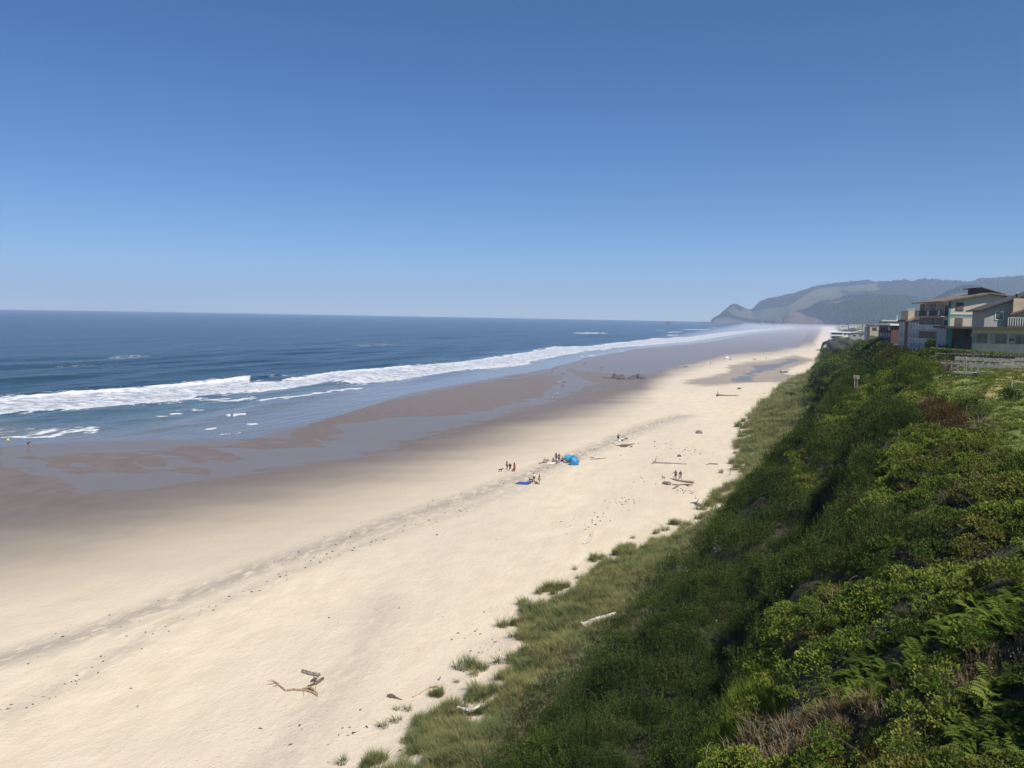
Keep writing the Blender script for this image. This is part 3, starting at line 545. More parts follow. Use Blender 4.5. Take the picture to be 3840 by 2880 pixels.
for x in (7.85, 8.2): MB().box(x, x+.22, -.2, -.002, 1.15, 1.4).build('wall_lamp', M['dark'], ha)
# grey house behind the wing
o = at_d(3690, 1222, 133); o[2] = 30.6; hc = empty('house', o, label='grey sided house with sloping roof and balcony behind low wing', cat='house')
MB().prism([(0, -1), (12, -1), (12, 10.4), (0, 5.7)], 0, 10).build('wall', M['grey'], hc)
MB().prism([(-1.0, 5.45), (-1.0, 5.65), (12.5, 10.95), (12.5, 10.7), (0, 5.8)], -.7, 10.5).build('roof', M['dark'], hc)
win_s(hc, 1.5, 2.75, 4.05, 5.45, 0, M['white'], .1)
ch = MB().box(3.75, 8, -1.3, -.01, 3.6, 7.6).build('bay_wall', M['tan'], hc); MB().prism([(3.2, 4.9), (3.2, 5.1), (5.3, 5.9), (8.4, 6.3), (8.4, 6.1), (5.3, 5.6)], -2.4, -1.32).build('bay_roof', M['roofbrown'], ch)
MB().box(2.9, 7.5, -2.2, -.02, 2.98, 3.12).build('balcony_floor', M['shut'], hc)
for k in range(9): MB().box(2.95+k*.34, 3.06+k*.34, -2.2, -2.12, 3.13, 4.4).build('baluster', M['offwhite'], hc)
MB().box(2.9, 6.1, -2.22, -2.1, 4.41, 4.5).build('handrail', M['offwhite'], hc)
st = MB().tube([(4.6, .8, 6.9), (4.6, .8, 8.35)], .16, 8).build('stove_pipe', M['dark'], hc); MB().tube([(4.6, .8, 8.36), (4.6, .8, 8.5), (4.6, .8, 8.62)], [.3, .34, .16], 8).build('pipe_cap', M['metal'], st)
sp = MB().tube([(6.0, -1.9, 5.9), (6.0, -1.9, 6.7)], .14, 8).build('stove_pipe', M['dark'], hc); MB().tube([(6.0, -1.9, 6.71), (6.0, -1.9, 6.95)], [.24, .12], 8).build('pipe_cap', M['metal'], sp)
# blue-grey hotel with chimney blocks
o = at_d(3449, 1312, 169); o[2] = 28.1; hd = empty('hotel', o, .15, label='blue-grey hotel with brown mansard roof and two tan chimney blocks', cat='hotel')
MB().box(.0, 14, .3, 16.4, -2, 6.2).build('wall', M['slate'], hd)
MB().prism([(-.45, 6.02), (-.45, 6.2), (2.6, 7.7), (11, 7.7), (14.4, 6.2), (14.4, 6.02)], .1, 16.7).build('mansard_roof', M['roofbrown'], hd)
for y0, y1 in ((.6, 5.0), (10.2, 15.6)):
    c = MB().box(.12, 2.2, y0, y1, 6.25, 8.5).build('chimney_block', M['tan'], hd)
    for k in range(4):
        y = y0+.6+k*1.15; MB().tube([(1.2, y, 8.5), (1.2, y, 8.75), (1.2, y, 8.76), (1.2, y, 8.95), (1.2, y, 9.1)], [.18, .18, .36, .38, .16], 8).build('vent_cap', M['metal'], c)
for z in (.35, 2.45, 4.5):
    for k in range(7):
        if k == 4: continue
        win_w(hd, .7+k*2.25, 2.3+k*2.25, z, z+1.4, 0, M['railing'])
MB().box(-.2, -.03, 9.6, 11.1, -1, 6.0).build('recess_shade', M['shut'], hd)  # dark strip on the flat wall, standing in for a shaded recess
# red-brown building
o = at_d(3338, 1312, 215); o[2] = 26.2; he = empty('building', o, .12, label='narrow red-brown building with white roof edge past the hotels', cat='building')
MB().box(0, 12, 0, 14, -1.5, 6.9).build('wall', M['red'], he); MB().box(-.5, 12.4, -.5, 14.4, 6.92, 7.35).build('roof_edge', M['white'], he)
for z in (.5, 3.0): MB().box(-1.1, -.02, 0.6, 13, z+2.2, z+2.34).build('balcony_floor', M['dark'], he); [win_w(he, 1+k*3.2, 3+k*3.2, z, z+1.9, 0, M['shut']) for k in range(4)]
win_w(he, 1, 4, 5.5, 6.6, 0, M['shut'])
# bluish flat roofed house
o = at_d(3310, 1262, 305); o[2] = 28.5; hf = empty('house', o, label='pale blue flat-roofed house with white window strip', cat='house')
MB().box(0, 12, 0, 18, -3, 5.8).build('wall', M['slate'], hf); MB().box(-.6, 12.4, -.6, 18.4, 5.82, 6.25).build('roof_edge', M['offwhite'], hf)
win_s(hf, 1.2, 3.2, 2.2, 5.2, 0, M['white'], .3); win_w(hf, 1, 5, 2.5, 5, 0, M['white']); MB().tube([(5, 4, 6.25), (5, 4, 8.2)], .25, 7).build('flue', M['metal'], hf)
# tan flat block
o = at_d(3262, 1246, 395); o[2] = 26.5; hg = empty('house', o, label='plain tan flat-roofed house on the bluff top in the haze', cat='house')
MB().box(0, 9, 0, 26, -3, 5.9).build('wall', M['tan'], hg); MB().box(-.3, 9.3, -.3, 26.3, 5.92, 6.15).build('roof_edge', M['concrete'], hg); MB().box(-1.0, -.05, 6, 20, -1, 5.3).build('bay', M['beige'], hg)
for k in range(3): win_w(hg, 8+k*3.6, 10+k*3.6, 3, 4.6, -1.0, M['shut'])
win_s(hg, 1, 3, 3.2, 4.8, 0, M['shut'])
# small roofs and houses further on
def cottage(pxx, pyy, depth, w_, d_, h_, rh, wm, rm, label, z=None):
    o = at_d(pxx, pyy, depth)
    if z is not None: o[2] = z
    c = empty('house', o, label=label, cat='house'); MB().box(0, w_, 0, d_, -4, h_).build('wall', wm, c)
    MB().prism([(-.6, h_-.1), (-.6, h_+.12), (w_/2, h_+rh+.15), (w_+.6, h_+.12), (w_+.6, h_-.1), (w_/2, h_+rh-.1)], -.6, d_+.6).build('roof', rm, c)
    win_s(c, w_*.2, w_*.42, h_*.35, h_*.75, 0, M['white']); win_s(c, w_*.58, w_*.8, h_*.35, h_*.75, 0, M['white']); win_w(c, d_*.2, d_*.5, h_*.35, h_*.75, 0, M['white']); return c
cottage(3288, 1234, 470, 9, 10, 3.2, 1.6, M['beige'], M['paleroof'], 'small beige house with pale green gable roof in the haze', 28)
cottage(3186, 1262, 660, 12, 16, 4.2, 1.0, M['slate'], M['paleroof'], 'low grey house with pale roof beside the white cliff hotel', 20.2)
cottage(3200, 1246, 760, 6, 9, 5.5, .6, M['tan'], M['roofbrown'], 'small brown tower-like house behind the low grey house', 21)
cottage(3216, 1244, 730, 6, 10, 3.4, .4, M['offwhite'], M['white'], 'tiny white-roofed house between far bluff houses', 22)
cottage(3235, 1230, 1050, 14, 16, 6, 4, M['grey'], M['roofbrown'], 'faint grey gabled house on the far hazy bluff', 24)
cottage(3150, 1224, 1900, 18, 20, 6, 4, M['offwhite'], M['grey'], 'faint white house far up the shore in haze', 19)
cottage(3185, 1222, 2100, 18, 20, 7, 4, M['offwhite'], M['roofbrown'], 'faint brown-roofed house far up the misty shore', 19)
# white cliff-edge hotel
o = at_d(3109, 1273, 820); hi = empty('hotel', o, label='white two-storey hotel perched on the far grey cliff', cat='hotel')
MB().box(2, 21, 0, 26, -1, 7.5).build('wall', M['white'], hi); MB().box(-1, 21.4, -.8, 26.5, 7.2, 7.9).build('roof_edge', M['white'], hi)
for z in (.1, 3.8): MB().box(-.4, 12.6, -1.6, -.03, z, z+1.2).build('balcony_parapet', M['white'], hi); MB().box(2.5, 12.2, -.1, -.02, z+1.3, z+3.2).build('window_band', M['glass'], hi)
for x in (14, 17.5): win_s(hi, x, x+1.6, 4.6, 6.6, 0, M['grey']); win_s(hi, x, x+1.6, 1, 3, 0, M['grey'])

# ------------------------------------------------------------------ fence, posts
o = at_d(3590, 1358, 96); gzv = float(H(o[0], o[1])); fe = empty('fence', (o[0], o[1], gzv), math.radians(-8), label='grey weathered wooden fence along the lawn below the motel', cat='fence')
L = 8.6
for i in range(14):
    x = i*L/13; hgt = lambda q: float(H(o[0]+q*math.cos(-.14), o[1]+q*math.sin(-.14)))-gzv
    MB().box(x-.12, x+.12, -.1, .1, hgt(x)-.5, hgt(x)+1.22).build('post', M['wood'], fe)
for a, b, z0, z1, dy in ((-.3, L+.3, .86, 1.3, -.13), (-.3, L+.3, .05, .55, -.13)):
    for k in range(3):
        q0 = a+(b-a)*k/3; q1 = a+(b-a)*(k+1)/3; hh = float(H(o[0]+(q0+q1)/2, o[1]))-gzv; MB().box(q0, q1-.02, dy, dy+.05, hh+z0, hh+z1).build('board', M['wood'], fe)
o2 = at_d(3758, 1362, 99); g2 = float(H(o2[0], o2[1])); f2 = empty('fence', (o2[0], o2[1], g2), math.radians(-6), label='low grey fence run continuing right past the hedge gap', cat='fence')
for i in range(8): MB().box(i*1.5-.09, i*1.5+.09, -.09, .09, -.5, .95).build('post', M['wood'], f2)
for z in (.35, .68): MB().box(-.3, 11, -.14, -.09, z, z+.22).build('rail', M['wood'], f2)
o3 = at_d(3566, 1366, 84); g3 = float(H(o3[0], o3[1])); f3 = empty('stair_landing', (o3[0], o3[1], g3), math.radians(-10), label='small wooden stair landing with railing at the lawn edge', cat='landing')
MB().box(-.1, 2.6, -.9, .5, .05, .22).build('deck', M['wood'], f3)
for k in range(5): MB().box(.0+k*.6, .14+k*.6, -.9, -.78, .22, 1.05).build('post', M['wood'], f3)
MB().box(-.9, 2.7, -.92, -.74, 1.06, 1.16).build('handrail', M['wood'], f3); MB().box(2.2, 3.9, -1.1, -.95, .35, .45).build('handrail', M['wood'], f3)
for k in range(2): MB().box(.1, 2.4, -.4+k*.5, -.3+k*.5, -1.0, .05).build('footing', M['wood'], f3)
def pole(p1, d, h_, r, m, name, label, cat):
    o = at_d(*p1, d); g = float(H(o[0], o[1])); e = empty(name, (o[0], o[1], g), label=label, cat=cat); MB().tube([(0, 0, -.4), (.02, 0, h_*.5), (-.03, 0, h_)], [r, r*.95, r*.9], 8).build('shaft', m, e)
    MB().tube([(-.03, 0, h_+.005), (-.03, 0, h_+.05)], [r*1.3, r*1.1], 8).build('cap', m, e); return e
pole((3622, 1368), 82, 2.0, .05, M['yellow'], 'pole', 'thin yellowish pole standing by the stair landing', 'pole')
pole((3294, 1352), 190, 1.6, .07, M['white'], 'pole', 'thin white pole standing on the far slope', 'pole')
e = pole((3790, 1492), 66, 1.15, .07, M['wood'], 'fence_post', 'grey wooden post with wire rail on the tan lawn', 'post')
MB().tube([(0, 0, 1.08), (2.5, -.2, 1.12), (5, -.5, 1.15)], .012, 5).build('rail_wire', M['wood'], e); MB().tube([(0, 0, .6), (2.5, -.2, .62), (5, -.5, .66)], .008, 5).build('rail_wire', M['wood'], e); MB().box(4.9, 5.05, -.58, -.42, -.5, 1.2).build('end_post', M['wood'], e)
o = ground(3215, 1500); e = empty('board_post', o, .3, label='weathered wide board post on the shadowed shoulder', cat='post'); MB().box(-.5, -.38, -.06, .06, -.5, 3.0).build('upright', M['drift_grey'], e); MB().box(-.2, -.08, -.06, .06, -.5, 3.0).build('upright', M['drift_grey'], e); MB().box(-.65, .1, -.1, -.062, 2.6, 3.05).build('panel', M['drift_grey'], e)
o = ground(3068, 1610); e = empty('board_post', o, .2, label='small grey sign board on the slope above dune grass', cat='post'); MB().box(-.08, .08, -.06, .06, -.5, 1.75).build('upright', M['drift_grey'], e); MB().box(-.45, .45, -.1, -.062, 1.0, 1.7).build('panel', M['drift_grey'], e)
o = ground(2737, 1782); e = empty('gate_post', o, .1, label='pale wooden gate frame at the dune grass edge', cat='post'); MB().box(-.08, .08, -.08, .08, -.4, 1.5).build('upright', M['drift_tan'], e); MB().box(.081, 1.8, -.05, .05, 1.25, 1.4).build('crossbar', M['drift_tan'], e); MB().box(1.65, 1.8, -.07, .07, -.4, 1.24).build('upright', M['drift_tan'], e)

# ------------------------------------------------------------------ plants
G = dict(
    salal=leaf_mat('salal_leaf', [(.042, .080, .014), (.098, .145, .024), (.19, .225, .042), (.145, .170, .034)], .3),
    salal2=leaf_mat('turning_salal_leaf', [(.060, .078, .018), (.12, .140, .030), (.175, .150, .040)], .3), mid=leaf_mat('mid_green_leaf', [(.036, .066, .014), (.068, .105, .022), (.115, .150, .030)], .3),
    dark=leaf_mat('dark_scrub_leaf', [(.017, .033, .010), (.034, .056, .016), (.070, .092, .025), (.072, .068, .026)], .25),
    fern=leaf_mat('fern_frond', [(.055, .095, .016), (.11, .155, .028), (.20, .22, .055)], .35),
    grass=leaf_mat('dune_grass_blade', [(.10, .13, .060), (.155, .18, .072), (.22, .215, .088), (.31, .265, .13)], .3),
    iris=leaf_mat('green_blade', [(.06, .105, .015), (.10, .15, .022), (.16, .17, .035)], .35),
    meadow=leaf_mat('meadow_blade', [(.095, .135, .026), (.145, .180, .038), (.20, .20, .055)], .3),
    twig=leaf_mat('grey_twig', [(.11, .092, .066), (.18, .15, .105), (.25, .21, .15)], .0),
    brown=leaf_mat('dry_bracken', [(.11, .078, .040), (.17, .125, .068), (.23, .175, .10)], .2),
    rust=leaf_mat('rusty_scrub', [(.060, .042, .016), (.095, .065, .026), (.10, .090, .030)], .2),
    shoulder=leaf_mat('brownish_green_leaf', [(.030, .036, .014), (.060, .062, .022), (.085, .090, .03)], .25),
    orange=leaf_mat('yellowing_leaf', [(.10, .085, .018), (.15, .105, .020), (.10, .11, .02)], .3),
    bush=leaf_mat('shrub_leaf', [(.022, .044, .016), (.046, .074, .024), (.085, .115, .034)], .25),
    lime=leaf_mat('bright_shrub_leaf', [(.07, .12, .02), (.12, .17, .03)], .3), flower=leaf_mat('white_blossom', [(.7, .7, .66), (.8, .8, .76)], .2))
def leaf(mb, c, d, nrm, ln, wd):
    d = Vector(d).normalized(); s = d.cross(Vector(nrm)).normalized(); c = Vector(c)
    mb.add([c, c+d*ln*.5+s*wd*.5, c+d*ln, c+d*ln*.5-s*wd*.5], [(0, 1, 2, 3)])
def rv(): return Vector((random.gauss(0, 1), random.gauss(0, 1), random.gauss(0, 1))).normalized()
def proto_leafy(r, n, ln, wd, up=.4):
    mb = MB()
    for _ in range(n):
        v = rv(); v.z = abs(v.z)*.9+.02; q = random.uniform(.45, 1.)**.6
        c = Vector((v.x*r*q, v.y*r*q, v.z*r*.85*q-.05)); d = (v*.6+rv()*.7+Vector((0, 0, up))).normalized(); leaf(mb, c, d, (v*.8+rv()*.6+Vector((0, 0, .5))), ln*random.uniform(.7, 1.3), wd*random.uniform(.7, 1.3))
    return mb
def proto_spiky(r, h, n, ln):
    mb = MB()
    for _ in range(n):
        a = random.uniform(0, 6.28); rr = r*math.sqrt(random.random()); b = Vector((rr*math.cos(a), rr*math.sin(a), -.05)); t = (Vector((b.x*.7, b.y*.7, 0))+Vector((random.gauss(0, .12), random.gauss(0, .12), 1))).normalized(); hh = h*random.uniform(.6, 1.1)
        for k in range(9):
            q = (k+1)/9; leaf(mb, b+t*hh*q*.9, t*1.1+rv()*.75, rv(), ln*random.uniform(.7, 1.2)*(1.2-q*.5), ln*.42)
    return mb
def proto_fern(n, ln):
    mb = MB()
    for i in range(n):
        a = i*6.28/n+random.uniform(-.3, .3); d = Vector((math.cos(a), math.sin(a), 0)); s = Vector((-d.y, d.x, 0)); L = ln*random.uniform(.75, 1.15); lift = random.uniform(.5, .95)
        for k in range(11):
            q = (k+1)/11; c = d*L*q*.85+Vector((0, 0, L*(lift*q-.62*q*q))); pl = L*.26*math.sin(math.pi*min(.12+q*.92, 1))+.02
            for sg in (-1, 1): leaf(mb, c, s*sg+d*.35+Vector((0, 0, -.15)), Vector((0, 0, 1))+d*.3, pl, L*.075)
    return mb
def proto_grass(n, h, r, wd, bend=.5, lean=(0, 0)):
    mb = MB()
    for _ in range(n):
        a = random.uniform(0, 6.28); rr = r*math.sqrt(random.random()); b = Vector((rr*math.cos(a), rr*math.sin(a), -.05)); o_ = Vector((math.cos(a), math.sin(a), 0))*random.uniform(.1, bend)+Vector((lean[0], lean[1], 0)); hh = h*random.uniform(.5, 1.1); s = Vector((-math.sin(a), math.cos(a), 0))*wd*.5
        p = [b+o_*hh*q*q+Vector((0, 0, hh*q*(1-.22*q))) for q in (0, .5, 1)]
        mb.add([p[0]-s, p[0]+s, p[1]+s*.8, p[1]-s*.8, p[2]], [(0, 1, 2, 3), (3, 2, 4)])
    return mb
def proto_twig(n, h, r):
    mb = MB()
    for _ in range(n):
        a = random.uniform(0, 6.28); b = Vector((r*random.uniform(-1, 1), r*random.uniform(-1, 1), -.05)); d = Vector((math.cos(a)*.7, math.sin(a)*.7, random.uniform(.5, 1.2))).normalized(); hh = h*random.uniform(.5, 1.1); s = d.cross(Vector((0, 0, 1))).normalized()*.011
        m_ = b+d*hh*.55; e_ = m_+(d+Vector((math.cos(a)*.5, math.sin(a)*.5, -.6))).normalized()*hh*.5
        mb.add([b-s, b+s, m_+s*.8, m_-s*.8, e_], [(0, 1, 2, 3), (3, 2, 4)])
        for _k in range(3):
            q = b+d*hh*random.uniform(.3, .6); e2 = q+(d+rv()*.9).normalized()*hh*.4; mb.add([q-s*.6, q+s*.6, e2], [(0, 1, 2)])
    return mb
def scatter(name, pts, scl, mbs, mats, tilt=.15, sel=None, **t):
    pts = np.asarray(pts); n = len(pts); c = bpy.data.collections.new(name+'_kinds'); k = 0
    for i, mb in enumerate(mbs):
        for m in mats:
            me = bpy.data.meshes.new('%s_kind' % name); me.from_pydata(mb.v, [], mb.f); me.materials.append(m); c.objects.link(bpy.data.objects.new('%s_kind_%02d' % (name, k), me)); k += 1
    me = bpy.data.meshes.new(name); me.vertices.add(n); me.vertices.foreach_set('co', pts.reshape(-1).astype(np.float32)); o = bpy.data.objects.new(name, me); COL.objects.link(o)
    rot = np.stack([RNG.normal(0, tilt, n), RNG.normal(0, tilt, n), RNG.uniform(0, 6.283, n)], 1)
    a = me.attributes.new('rot', 'FLOAT_VECTOR', 'POINT'); a.data.foreach_set('vector', rot.reshape(-1).astype(np.float32))
    a = me.attributes.new('scl', 'FLOAT', 'POINT'); a.data.foreach_set('value', np.asarray(scl).astype(np.float32))
    a = me.attributes.new('pid', 'INT', 'POINT'); pid = RNG.integers(0, k, n) if sel is None else (RNG.integers(0, len(mbs), n)*len(mats)+np.clip((np.asarray(sel)*len(mats)).astype(int), 0, len(mats)-1))
    a.data.foreach_set('value', pid.astype(np.int32))
    ng = bpy.data.node_groups.new(name, 'GeometryNodeTree'); ng.interface.new_socket('Geometry', in_out='INPUT', socket_type='NodeSocketGeometry'); ng.interface.new_socket('Geometry', in_out='OUTPUT', socket_type='NodeSocketGeometry')
    nn, ll = ng.nodes, ng.links; gi = nn.new('NodeGroupInput'); go = nn.new('NodeGroupOutput'); ip = nn.new('GeometryNodeInstanceOnPoints'); ci = nn.new('GeometryNodeCollectionInfo'); ci.inputs[0].default_value = c; ci.inputs[1].default_value = True; ci.inputs[2].default_value = True
    def na(nm, tp): q = nn.new('GeometryNodeInputNamedAttribute'); q.data_type = tp; q.inputs[0].default_value = nm; return q.outputs[0]
    er = nn.new('FunctionNodeEulerToRotation'); ll.new(na('rot', 'FLOAT_VECTOR'), er.inputs[0]); ll.new(gi.outputs[0], ip.inputs['Points']); ll.new(ci.outputs[0], ip.inputs['Instance']); ip.inputs['Pick Instance'].default_value = True
    ll.new(na('pid', 'INT'), ip.inputs['Instance Index']); ll.new(er.outputs[0], ip.inputs['Rotation']); ll.new(na('scl', 'FLOAT'), ip.inputs['Scale']); ll.new(ip.outputs[0], go.inputs[0])
    md = o.modifiers.new('scatter', 'NODES'); md.node_group = ng; return tag(o, kind='stuff', **t)

def sample(y0, y1, dens, xa=-1., xb=34.):
    """random points on the bluff between y0 and y1, only where the camera or a step aside can see them"""
    n = int((y1-y0)*(xb-xa+26)*dens); Y = RNG.uniform(y0, y1, n); X = Xe(Y)+RNG.uniform(xa, xb+26, n); Z = H(X, Y); p = np.stack([X, Y, Z], 1)
    qx, qy, wd = proj(p); k = (wd > 6) & (qx > -200) & (qx < 4250) & (qy < 3250); p = p[k]; qx = qx[k]; qy = qy[k]
    cx, cz = bluff_ctrl(p[:, 1]); return p, qx, qy, cx, p[:, 0]-cx[:, 1]
parts_ = [sample(6, 60, 13), sample(60, 125, 8), sample(125, 260, 2.0), sample(260, 720, .55)]
Pt = np.concatenate([a[0] for a in parts_]); QX = np.concatenate([a[1] for a in parts_]); QY = np.concatenate([a[2] for a in parts_]); CXa = np.concatenate([a[3] for a in parts_]); D = np.concatenate([a[4] for a in parts_])
SC = np.interp(Pt[:, 1], [20, 60, 61, 125, 126, 260, 261, 700], [.95, 1.05, 1.2, 1.4, 1.9, 2.2, 3.3, 4.2])
X_, Y_ = Pt[:, 0], Pt[:, 1]; nz1 = fbm(X_*.16, Y_*.16, 3, 101); nz2 = fbm(X_*.5, Y_*.5, 3, 107); rnd = RNG.random(len(Pt))
foot, shelf, shoulder, crest = CXa[:, 3], CXa[:, 4], CXa[:, 7], CXa[:, 8]
inp = lambda q, s=14: poly_sd(QX+nz2*30, QY+nz2*25, q) > 0
kind = np.full(len(Pt), 'salal', dtype='<U8')
low = X_ < foot-.5+nz1*2.0
kind[low] = 'grass'
s2x = CXa[:, 5]; kk = sstep(58, 78, Y_); mid = (~low) & (X_ < (shoulder+.2)*(1-kk)+(s2x+1.5)*kk+nz1*1.8)
kind[mid] = 'dark'
scrub = (X_ > foot-3+nz1*3) & (X_ < shelf+1.2+nz1*2.5) & (Y_ < 140); kind[scrub & (rnd < .75)] = 'scrub'
near = Y_ < 135
up_ = (~low) & (~mid) & near; kind[up_ & (nz1 < -.22)] = 'dark'; kind[up_ & (nz2 > .42) & (rnd < .45)] = 'twig'
kind[near & inp([(2700, 2540), (2840, 2480), (2900, 2560), (2960, 2700), (2800, 2790), (2640, 2900), (2540, 2900), (2630, 2700)]) & (rnd < .85)] = 'iris'
FERN = [[(3900, 2060), (3700, 2120), (3500, 2230), (3400, 2330), (3300, 2420), (3130, 2560), (3060, 2680), (3150, 2740), (3400, 2600), (3640, 2480), (3900, 2380)], [(3660, 2580), (3900, 2520), (3900, 3000), (3450, 3000)]]
for q in FERN: kind[near & inp(q) & (nz2 > -.35)] = 'fern'
kind[near & inp([(3900, 2390), (3500, 2575), (3050, 2725), (2780, 2820), (2640, 2930), (2980, 2890), (3300, 2740), (3700, 2585), (3900, 2500)])] = 'brown'
kind[near & inp([(3900, 2490), (3650, 2590), (3300, 2740), (3000, 2880), (3450, 2960), (3650, 2620), (3900, 2560)]) & (rnd < .55)] = 'orange'
kind[inp([(3420, 1560), (3480, 1528), (3560, 1525), (3650, 1560), (3665, 1610), (3600, 1645), (3480, 1645), (3420, 1610)])] = 'rust'
mead = inp([(3480, 1400), (3560, 1385), (3660, 1370), (3840, 1360), (4250, 1340), (4250, 1780), (3840, 1730), (3740, 1690), (3680, 1560), (3620, 1530), (3540, 1520), (3470, 1470)]) & near
kind[mead] = 'meadow'; kind[(X_ > crest+1.5+nz1*3)] = 'meadow'
kind[near & inp([(3440, 1535), (3470, 1500), (3515, 1530), (3485, 1555)])] = 'brown'
far = Y_ > 118; kind[far & (~low) & (kind != 'meadow')] = 'bush'
bare = inp([(2850, 2060), (2900, 1990), (2990, 1960), (2970, 2030), (2900, 2100)]); 
edge = (D < 7+nz1*5) & (nz2+nz1*.7 < .30-.085*D); keep = ~(edge | (D < .2+nz1*2.2) | (bare & (rnd < .85)))
keep &= ~((kind == 'meadow') & (Y_ > 140)); keep &= ~((kind == 'meadow') & inp([(3690, 1480), (3745, 1400), (3840, 1372), (4200, 1330), (4200, 1460), (3840, 1440), (3790, 1430), (3730, 1500)]) & (rnd < .6))
keep &= ~((X_ > 22.5) & (Y_ > 128)) & ~((X_ > 24) & (Y_ > 112)) & ~((X_ > crest-3) & (Y_ > 135) & (Y_ < 300))
def go(kd, name, mbs, mats, label, mul=1., lift=0., sub=1., tilt=.15, cell=0, dome=0., by=False):
    k = keep & (kind == kd) & (rnd*7.13 % 1 < sub); q = Pt[k].copy(); q[:, 2] += lift+np.clip(nz2[k], -.4, .6)*.15; sel = None; sc = SC[k]*mul*RNG.uniform(.75, 1.3, k.sum())
    if cell:
        f1, bid = worley(q[:, 0]+nz2[k]*.5*cell, q[:, 1]+nz1[k]*.5*cell, cell, 5); u = np.clip(f1/(cell*.62), 0, 1); hh = (.55+.9*((bid*7.7) % 1)); q[:, 2] += dome*hh*np.sqrt(1-u*u)*np.clip((crest[k]-q[:, 0])/7, .12, 1); sc = sc*(1.1-.35*u)
        g_ = (u < .9) | (RNG.random(len(q)) < .3); q = q[g_]; sc = sc[g_]; bid = bid[g_]
        if by: sel = np.clip(bid*1.0+RNG.normal(0, .06, len(q)), 0, .999)
    scatter(name, q, sc, mbs, mats, tilt, sel, label=label)
leafy = [proto_leafy(.42, 95, .105, .075) for _ in range(3)]
go('salal', 'salal_thicket', leafy, [G['salal'], G['salal'], G['salal2'], G['salal'], G['mid'], G['salal2']], 'yellow-green salal thicket on the upper bluff', .95, cell=2.6, dome=1.0, by=True)
spk = [proto_spiky(.42, .9, 12, .12) for _ in range(2)]+[proto_spiky(.5, 1.25, 16, .12), proto_leafy(.5, 120, .09, .06), proto_leafy(.62, 160, .09, .06)]
go('dark', 'dark_scrub', spk, [G['dark'], G['dark'], G['mid'], G['dark'], G['dark'], G['dark'], G['dark']], 'dark green upright scrub on the bluff face', .9, cell=2.9, dome=1.5, by=True)
go('scrub', 'dry_scrub', [proto_spiky(.4, .5, 8, .11), proto_twig(22, .8, .35), proto_leafy(.35, 45, .09, .06)], [G['twig'], G['grass'], G['dark']], 'grey-brown dry scrub at the foot of the slope', 1.05)
go('twig', 'dead_stems', [proto_twig(16, 1.1, .3), proto_twig(12, 1.4, .3)], [G['twig'], G['brown']], 'bare grey stems among the salal', 1.0)
go('iris', 'green_blades', [proto_grass(46, .95, .3, .03, .35) for _ in range(2)], [G['iris']], 'bright green upright blades on the slope', 1.0)
go('fern', 'fern_bed', [proto_fern(9, .55), proto_fern(8, .68), proto_fern(10, .45)], [G['fern']], 'bright green fern bed on the near slope', 1.0, .15, 1., .35)
go('brown', 'dry_bracken', [proto_grass(40, .5, .35, .02, .9), proto_spiky(.35, .4, 9, .08)], [G['brown'], G['twig'], G['brown']], 'dry brown bracken strip across the slope', 1.15, .35)
go('orange', 'yellowing_leaves', [proto_leafy(.4, 80, .09, .06), proto_spiky(.35, .5, 9, .09)], [G['orange'], G['salal'], G['orange']], 'yellow-orange leafy cover beside the bracken strip', 1.0)
go('rust', 'rusty_patch', [proto_spiky(.4, .5, 12, .09), proto_leafy(.4, 70, .08, .05)], [G['rust']], 'rusty brown scrub patch below the meadow', 1.0)
go('meadow', 'meadow_grass', [proto_grass(40, .22, .35, .03, .6), proto_grass(30, .3, .35, .03, .6)], [G['meadow']], 'green meadow grass on the bluff top', .9, sub=.9)
gp = [proto_grass(52, .85, .30, .022, .7, (-.15, -.05)) for _ in range(3)]
go('grass', 'dune_grass', gp, [G['grass']], 'blue-green dune grass along the beach edge', 1.0, 0, .8)
go('bush', 'slope_thicket', [proto_leafy(.75, 130, .17, .12, .5) for _ in range(4)], [G['bush'], G['bush'], G['mid'], G['dark'], G['bush'], G['lime'], G['mid']], 'dense dark green thicket on the far bluff', .8, .1, cell=6.5, dome=2.6, by=True)
def proto_cane(n, L):
    mb = MB()
    for _ in range(n):
        a = random.uniform(0, 6.28); d = Vector((math.cos(a), math.sin(a), 0)); s_ = Vector((-d.y, d.x, 0))*.0065; b = Vector((random.uniform(-.3, .3), random.uniform(-.3, .3), .2)); l_ = L*random.uniform(.6, 1.1)
        p = [b+d*l_*q*.75+Vector((0, 0, l_*(1.15*q-1.05*q*q))) for q in (0, .2, .4, .6, .8, 1)]; o_ = Vector((0, 0, .011))
        mb.add([v for q in p for v in (q-s_, q+s_, q+o_)], [(i*3+x, i*3+y, i*3+3+y, i*3+3+x) for i in range(5) for x, y in ((0, 1), (1, 2), (2, 0))])
    return mb
k = keep & np.isin(kind, ['salal', 'dark', 'scrub']) & near & (RNG.random(len(Pt)) < .007); q = Pt[k].copy(); q[:, 2] += .45
scatter('bramble_canes', q, RNG.uniform(.7, 1.5, len(q)), [proto_cane(1, 1.6), proto_cane(2, 1.9), proto_cane(1, 2.4)], [G['twig'], G['brown']], .2, label='pale arching bramble canes over the thicket')
k = keep & np.isin(kind, ['salal', 'dark']) & near & (rnd < .006); q = Pt[k].copy(); q[:, 2] += .55
fl = MB(); [leaf(fl, rv()*.05, rv(), rv(), .07, .06) for _ in range(10)]
scatter('white_blossom', q, RNG.uniform(.7, 1.4, len(q)), [fl], [G['flower']], label='scattered small white blossoms in the thicket')

